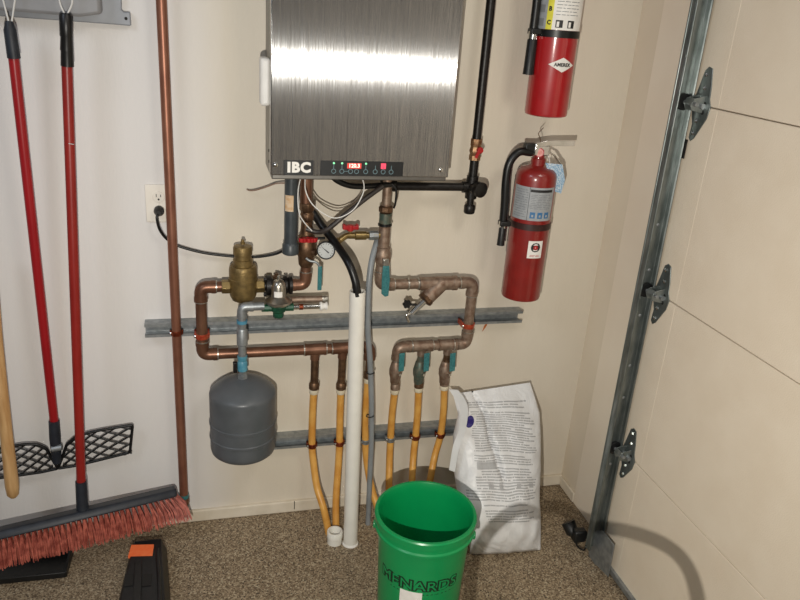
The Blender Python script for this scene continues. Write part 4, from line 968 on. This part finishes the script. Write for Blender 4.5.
bl.rings([[cB + ex*x + en*y*sy + ez*z for y, z in sec] for x, sy in ((-LB/2, .8), (-LB/2+.012, 1), (LB/2-.012, 1), (LB/2, .8))])
bl.build('broom_block', M_darkplastic, br, bevel=.003)
MB().tube([P(81, 481, -.135), P(82.3, 505, -.14), P(84, 517, -.15)], [.0165, .0175, .020], 18).build('socket', M_darkplastic, br)
bs = MB(); rnd = random.Random(3); NT_ = 36
bd = nrm((0, -.62, -.80)); bd = (bd - ex*bd.dot(ex)).normalized()
for i in range(NT_):
    for j, yo in enumerate((-.025, 0, .022)):
        fx = (i + .5 + .06*j)/NT_; base = cB + ex*(fx-.5)*LB*.985 + en*yo - ez*.004
        for k in range(13):
            sp = ex*rnd.uniform(-.0095, .0095) + en*rnd.uniform(-.010, .008)
            if fx > .72: sp += ex*(fx-.72)*.13
            Ln = .078 + rnd.uniform(-.006, .006)
            tip = base + bd*Ln + sp*1.0; off = sp*.22
            bs.tube([base + off, base + off + (tip-base)*.55 + sp*.1, tip], [.0013, .0018, .0013], 4, caps=False)
bs.build('bristles', M_bristle, br, kind='stuff', label='salmon red bristles')

# wooden handle at left edge
wd = thing('wooden_handle', 'pale wooden tool handle at the far left in front of the lattice head', 'handle', P(12, 495, -.11))
MB().tube([P(-10, 250, -.10), P(-3, 340, -.105), P(1, 380, -.11), P(7, 440, -.11), P(12, 485, -.11), P(13, 494, -.11), P(13.3, 497, -.11)], [.014, .015, .0155, .0175, .0195, .017, .009], 20).build('pole', M_wood, wd)

# dustpan beneath broom
dp = thing('dustpan', 'black plastic dustpan on the floor beneath the broom bristles', 'dustpan', PZ(30, 572))
c1 = PZ(66, 577); c2d = PZ(73, 553); c3 = PZ(-60, 560); c4 = PZ(-60, 590); hh = V((0, 0, .035))
b = MB(); b.rings([[c1, c2d, c3, c4], [c1 + V((0, 0, .004)), c2d + V((0, 0, .004)), c3 + V((0, 0, .004)), c4 + V((0, 0, .004))]]); b.build('pan', M_blackplastic, dp)
b = MB(); w_ = .006
for a_, b__, ha, hb in ((c1, c2d, .02, .05), (c2d, c3, .05, .05), (c1, c4, .02, .02)):
    nn = (b__-a_).cross(V((0, 0, 1))).normalized()*w_/2
    b.rings([[a_-nn, a_+nn, a_+nn+V((0, 0, ha)), a_-nn+V((0, 0, ha))], [b__-nn, b__+nn, b__+nn+V((0, 0, hb)), b__-nn+V((0, 0, hb))]])
b.build('rim', M_blackplastic, dp, bevel=.0015)

# black tool case
tc_ = thing('tool_case', 'black tool case with an orange sticker on the floor below the broom', 'case', PZ(147, 580))
kA = PZ(147, 541, .085)
def sect(y, x0, x1, h, ins=.012): return [V((x0, y, 0)), V((x0-.003, y, h*.5)), V((x0+ins, y, h)), V((x1-ins, y, h)), V((x1+.003, y, h*.5)), V((x1, y, 0))]
yb_ = PZ(147, 538, .085).y
xL0 = PZ(131, 538, .085).x; xR0 = PZ(165, 538, .085).x
xL1 = PZ(115, 600, .095).x; xR1 = PZ(169, 600, .095).x; y1 = PZ(140, 600, .095).y
b = MB(); b.rings([sect(yb_ + .004, xL0 + .006, xR0 - .006, .070), sect(yb_ - .01, xL0, xR0, .085), sect(yb_-.06, xL0-.004, xR0+.004, .088), sect(yb_-.064, xL0-.004, xR0+.004, .094), sect(y1, xL1, xR1, .097), sect(y1 - .18, xL1-.02, xR1+.01, .10)])
b.build('shell', M_blackplastic, tc_, bevel=.003)
so = MB(); S = [PZ(131.5, 546, .0905), PZ(154, 545.5, .0905), PZ(152.5, 557, .0905), PZ(128, 557.5, .0905)]
s_o = so.prism([p + V((0, 0, .0045)) for p in S], (0, 0, -.008)).build('orange_sticker', M_orange, tc_, label='orange sticker')
for px in (125, 143):
    c = [PZ(px, 574, .099), PZ(px + 9, 573.5, .099), PZ(px + 8, 585, .099), PZ(px - 1.5, 586, .099)]
    MB().prism(c, (0, 0, -.003)).build('recess', M_slot, tc_, label='dark recess')
l1 = [PZ(120, 588, .099), PZ(152, 587, .099), PZ(151.5, 591, .102), PZ(119.5, 592, .102)]
MB().prism([PZ(135, 560, .1), PZ(142, 560, .1), PZ(141, 600, .104), PZ(133, 600, .104)], (0, 0, -.006)).build('rib', M_blackrub, tc_, bevel=.001)
MB().tube([PZ(157, 549, .094), PZ(159, 575, .1), PZ(160, 606, .102)], .006, 12).build('side_handle', M_blackplastic, tc_)

# ================================================================== bucket
bc = PZ(426, 510.5, .37); RB = .1435
bk = thing('plastic_bucket', 'green plastic bucket with dark outlined lettering in front of the white bag', 'bucket', (bc.x, bc.y, 0))
z = .37
rad = lambda zz: .118 + (RB - .010 - .118) * zz / .37
prof = [(.10, .004), (rad(0)-.004, 0), (rad(0), .004), (rad(.255), .255), (rad(.318), .318), (RB-.004, .3195), (RB, .323), (RB, .328), (RB-.004, .332), (RB-.005, .345), (RB+.001, .348), (RB+.002, .366), (RB-.001, .37), (RB-.008, .370), (RB-.010, .366),
        (rad(.34)-.004, .34), (rad(.18)-.004, .18), (rad(.02)-.004, .02), (rad(0)-.012, .008), (.001, .006)]
MB().lathe((bc.x, bc.y, 0), (0, 0, 1), prof, 72, caps=True).build('pail', M_bucket, bk)
fb = math.atan2(-D - bc.y, -bc.x)
zt_ = P(425, 589, bc.y - .13).z
cfb = (bc.x, bc.y); Rt_ = rad(zt_)
print('bucket', bc, 'text z', zt_)
M_bdark = mat('dark_green_print', '#0b2a1a', rough=.5)
slp = (RB-.010-.118)/.37
wrap(textmesh('MENARDS', .046, off=.0040, ext=.0004, sx=1.16), cfb, Rt_, fb - .03, zt_, slp).build('lettering_outline', M_bdark, bk, label='dark outlined MENARDS lettering')
wrap(textmesh('MENARDS', .046, off=-.0002, ext=.0012, sx=1.16), cfb, Rt_, fb - .03, zt_, slp).build('lettering_fill', M_bucket, bk)
patch(cfb, Rt_ - .002, fb, -.085, .11, zt_-.030, zt_-.0275).build('underline', M_bdark, bk)
zl2 = P(412, 597, bc.y - .13).z
patch(cfb, Rt_ - .0015, fb, -.052, .012, zt_-.075, zl2).build('white_label', M_paper, bk, label='white paper label')
# bail handle lying behind, hung from two ears
for s_ in (-1, 1):
    a_ = fb + s_*PI/2 ; e = V((bc.x + math.cos(a_)*(RB-.002), bc.y + math.sin(a_)*(RB-.002), .305))
    MB().lathe(e, (math.cos(a_), math.sin(a_), 0), [(.012, -.006), (.012, .004), (.008, .006)], 16).build('handle_ear', M_bucket, bk)

# ================================================================== bag
def make_bag():
    t = thing('salt_bag', 'white printed plastic bag leaning on the wall behind the bucket', 'bag', PZ(506, 556))
    TL, TR = P(452, 395, -.075), P(532, 383, -.075)
    BLo, BRo = PZ(471, 549, .02), PZ(541, 545, .02); BLo.y += .05; BRo.y += .05
    BLo = V((BLo.x, -.30, .012)); BRo = V((PZ(541, 550, .012).x, -.30, .012))
    BRo = P(541, 549, -.30); BLo = P(470, 553, -.30); BLo.z = BRo.z = max(.012, .0)
    NU, NV = 40, 60; bm = bmesh.new(); uvl = bm.loops.layers.uv.new('UVMap'); rnd = random.Random(5)
    from mathutils import noise
    up_ = ((TL+TR)/2 - (BLo+BRo)/2).normalized(); rt__ = (TR-TL).normalized(); nrm_ = rt__.cross(up_).normalized()
    if nrm_.y > 0: nrm_ = -nrm_
    LV = [(0, PZ(470, 554)), (.08, P(469, 540, -.335)), (.3, P(459, 502, -.275)), (.5, P(453, 465, -.20)), (.7, P(453, 435, -.155)), (.85, P(458, 414, -.11)), (1, P(453, 394, -.07))]
    RV = [(0, PZ(541, 549)), (.08, P(540.5, 534, -.325)), (.3, P(538, 498, -.265)), (.5, P(539.5, 466, -.20)), (.7, P(540.5, 436, -.155)), (.85, P(540, 413, -.11)), (1, P(530, 382.5, -.07))]
    def edge(T, v):
        for (a, p), (b_, q) in zip(T, T[1:]):
            if a <= v <= b_: return p.lerp(q, (v-a)/(b_-a))
        return T[-1][1]
    def pt(u, v, side):
        p = edge(LV, v).lerp(edge(RV, v), u)
        eu = max(0, 1 - abs(2*u-1)**3.2)
        tv = (.22 + .78*min(1, v/.22)**.7) * (1 - .97*max(0, (v-.3)/.7)**1.5)
        th = .082 * eu**.5 * max(tv, 0)
        q = V((u*2.2, v*3.5, side*3.1)); nz = noise.noise(q*1.7)*.012 + noise.noise(q*4.3)*.007 + abs(noise.noise(V((u*5+v*3, v*9, 2))))*.006
        uc = .24 + .24*min(1, (1-v)/.55)
        cr = -.024*math.exp(-((u - uc)/.022)**2) * (1 if v > .5 else max(0, (v-.35)/.15)) if side > 0 else 0
        return p + nrm_ * side * max(th + nz*min(1, eu*3)*(.3 + .7*min(1, (1-v)*6))*.8 + cr*min(1, (1-v)*10+.25), -.004 if side > 0 else 0.0)
    grids = {}
    for side in (1, -1):
        grids[side] = [[bm.verts.new(pt(i/NU, j/NV, side)) for i in range(NU+1)] for j in range(NV+1)]
    for side in (1, -1):
        g = grids[side]
        for j in range(NV):
            for i in range(NU):
                f = bm.faces.new((g[j][i], g[j][i+1], g[j+1][i+1], g[j+1][i]))
                for l, (a_, b_2) in zip(f.loops, ((i, j), (i+1, j), (i+1, j+1), (i, j+1))): l[uvl].uv = (a_/NU, b_2/NV) if side > 0 else (a_/NU, 2 + b_2/NV)
    bm.faces.new([v for v in grids[1][0]][::-1] + [v for v in grids[-1][0]])
    bmesh.ops.remove_doubles(bm, verts=bm.verts, dist=.0006)
    for v in bm.verts: v.co.z = max(v.co.z, .001); v.co.y = min(v.co.y, -.004)
    m = MB(); m.bm.free(); m.bm = bm
    o = m.build('sack', M_bag, t, ang=80)
    # left gusset fold: a standing flap
    fl_ = []
    A = [P(458, 390.5, -.11), P(464, 398, -.14), P(468, 409, -.17), P(466, 428, -.205), P(459, 450, -.235), P(455, 472, -.25)]
    Bq = [P(449, 389.5, -.09), P(455, 399, -.12), P(460, 409, -.15), P(459, 428, -.185), P(453, 446, -.215), P(449, 470, -.235)]
    gm = MB(); rs_ = []
    for a_, b_3 in zip(smooth(A, 5), smooth(Bq, 5)): rs_.append([a_, b_3, b_3 + V((.002, .005, 0)), a_ + V((.002, .005, 0))])
    gm.rings(rs_)
    gf = gm.build('side_gusset', mat('plain_bag_film', '#d4d3d0', '#dededc', rough=.4, sc_=12, bump=.4, bsc=25), t, label='plain white folded side')
    lo_ = MB().lathe(P(462.3, 415, -.150), nrm((-.3, -1, .3)), [(.0125, -.03), (.0125, .0)], 20)
    return t
make_bag()

# ================================================================== light
def area(name, loc, target, size, power, col, shape='SQUARE', sy=None, spread=None):
    l = bpy.data.lights.new(name, 'AREA'); l.energy = power; l.color = col; l.size = size; l.shape = shape
    if sy: l.shape = 'RECTANGLE'; l.size_y = sy
    if spread: l.spread = spread
    o = bpy.data.objects.new(name, l); COL.objects.link(o); o.location = loc
    o.rotation_euler = (V(target) - V(loc)).to_track_quat('-Z', 'Y').to_euler(); return o
fp_ = O + V((-.06, .02, -.29))
fl_ = bpy.data.lights.new('flash', 'SPOT'); fl_.energy = 116; fl_.color = (1, .955, .87); fl_.shadow_soft_size = .003; fl_.spot_size = math.radians(118); fl_.spot_blend = 1.0
fo = bpy.data.objects.new('flash', fl_); COL.objects.link(fo); fo.location = fp_; fo.rotation_euler = (P(440, 330) - fp_).to_track_quat('-Z', 'Y').to_euler()
wl = thing('work_lamp', 'black tripod work lamp with a round carry hoop', 'lamp', (fp_.x, fp_.y - .12, 0))  # added out of view to carry the shadow hoop; the spot gives the light
MB().tube([V((fp_.x, fp_.y - .12, .35)), V((fp_.x, fp_.y - .12, fp_.z - .03))], .012, 14).build('pole', M_blackiron, wl)
for k in range(3):
    a_ = PI/2 + k*2*PI/3 + PI
    MB().tube([V((fp_.x, fp_.y - .12, .5)), V((fp_.x + math.cos(a_)*.35, fp_.y - .12 + math.sin(a_)*.35, .008))], .009, 10).build('leg', M_blackiron, wl)
MB().lathe((fp_.x, fp_.y - .14, fp_.z), (0, 1, 0), [(.03, -.03), (.045, 0), (.06, .05), (.062, .08), (.058, .08), (.040, .01), (.001, .005)], 28).build('reflector', M_blackiron, wl)
qs = [PX(701, 625, DX), PX(697, 595, DX), PX(689, 570, DX), PX(674, 551, DX), PX(650, 538, DX), PX(622, 530, DX), PX(604, 527, DX), PZ(580, 517), PZ(560, 508), PZ(540, 506), P(520, 508, -.33), P(500, 520, -.34), P(486, 536, -.35), P(474, 560, -.36), PZ(470, 600), PZ(480, 640)]  # where the arc shadow should fall on door, floor and bag
MB().tube(smooth([fp_.lerp(q, .28) for q in qs], 5) + [V((fp_.x + .02, fp_.y - .06, fp_.z - .058))], .0062, 14).build('carry_hoop', M_blackiron, wl)  # hoop shaped from those points, added only to throw the arc shadow
area('ceiling_lamp', (1.0, -1.9, 2.85), (.4, -.2, .8), .5, 10, (1, .94, .85))
area('left_lamp', (-1.5, -1.7, 2.7), (-.4, 0, 1.7), .8, 13, (.78, .86, 1))
w = bpy.data.worlds.new('world'); sc.world = w; w.use_nodes = True
w.node_tree.nodes['Background'].inputs[0].default_value = (.86, .84, .80, 1); w.node_tree.nodes['Background'].inputs[1].default_value = .155
for o in sc.objects:
    if '_o' in o.keys(): del o['_o']
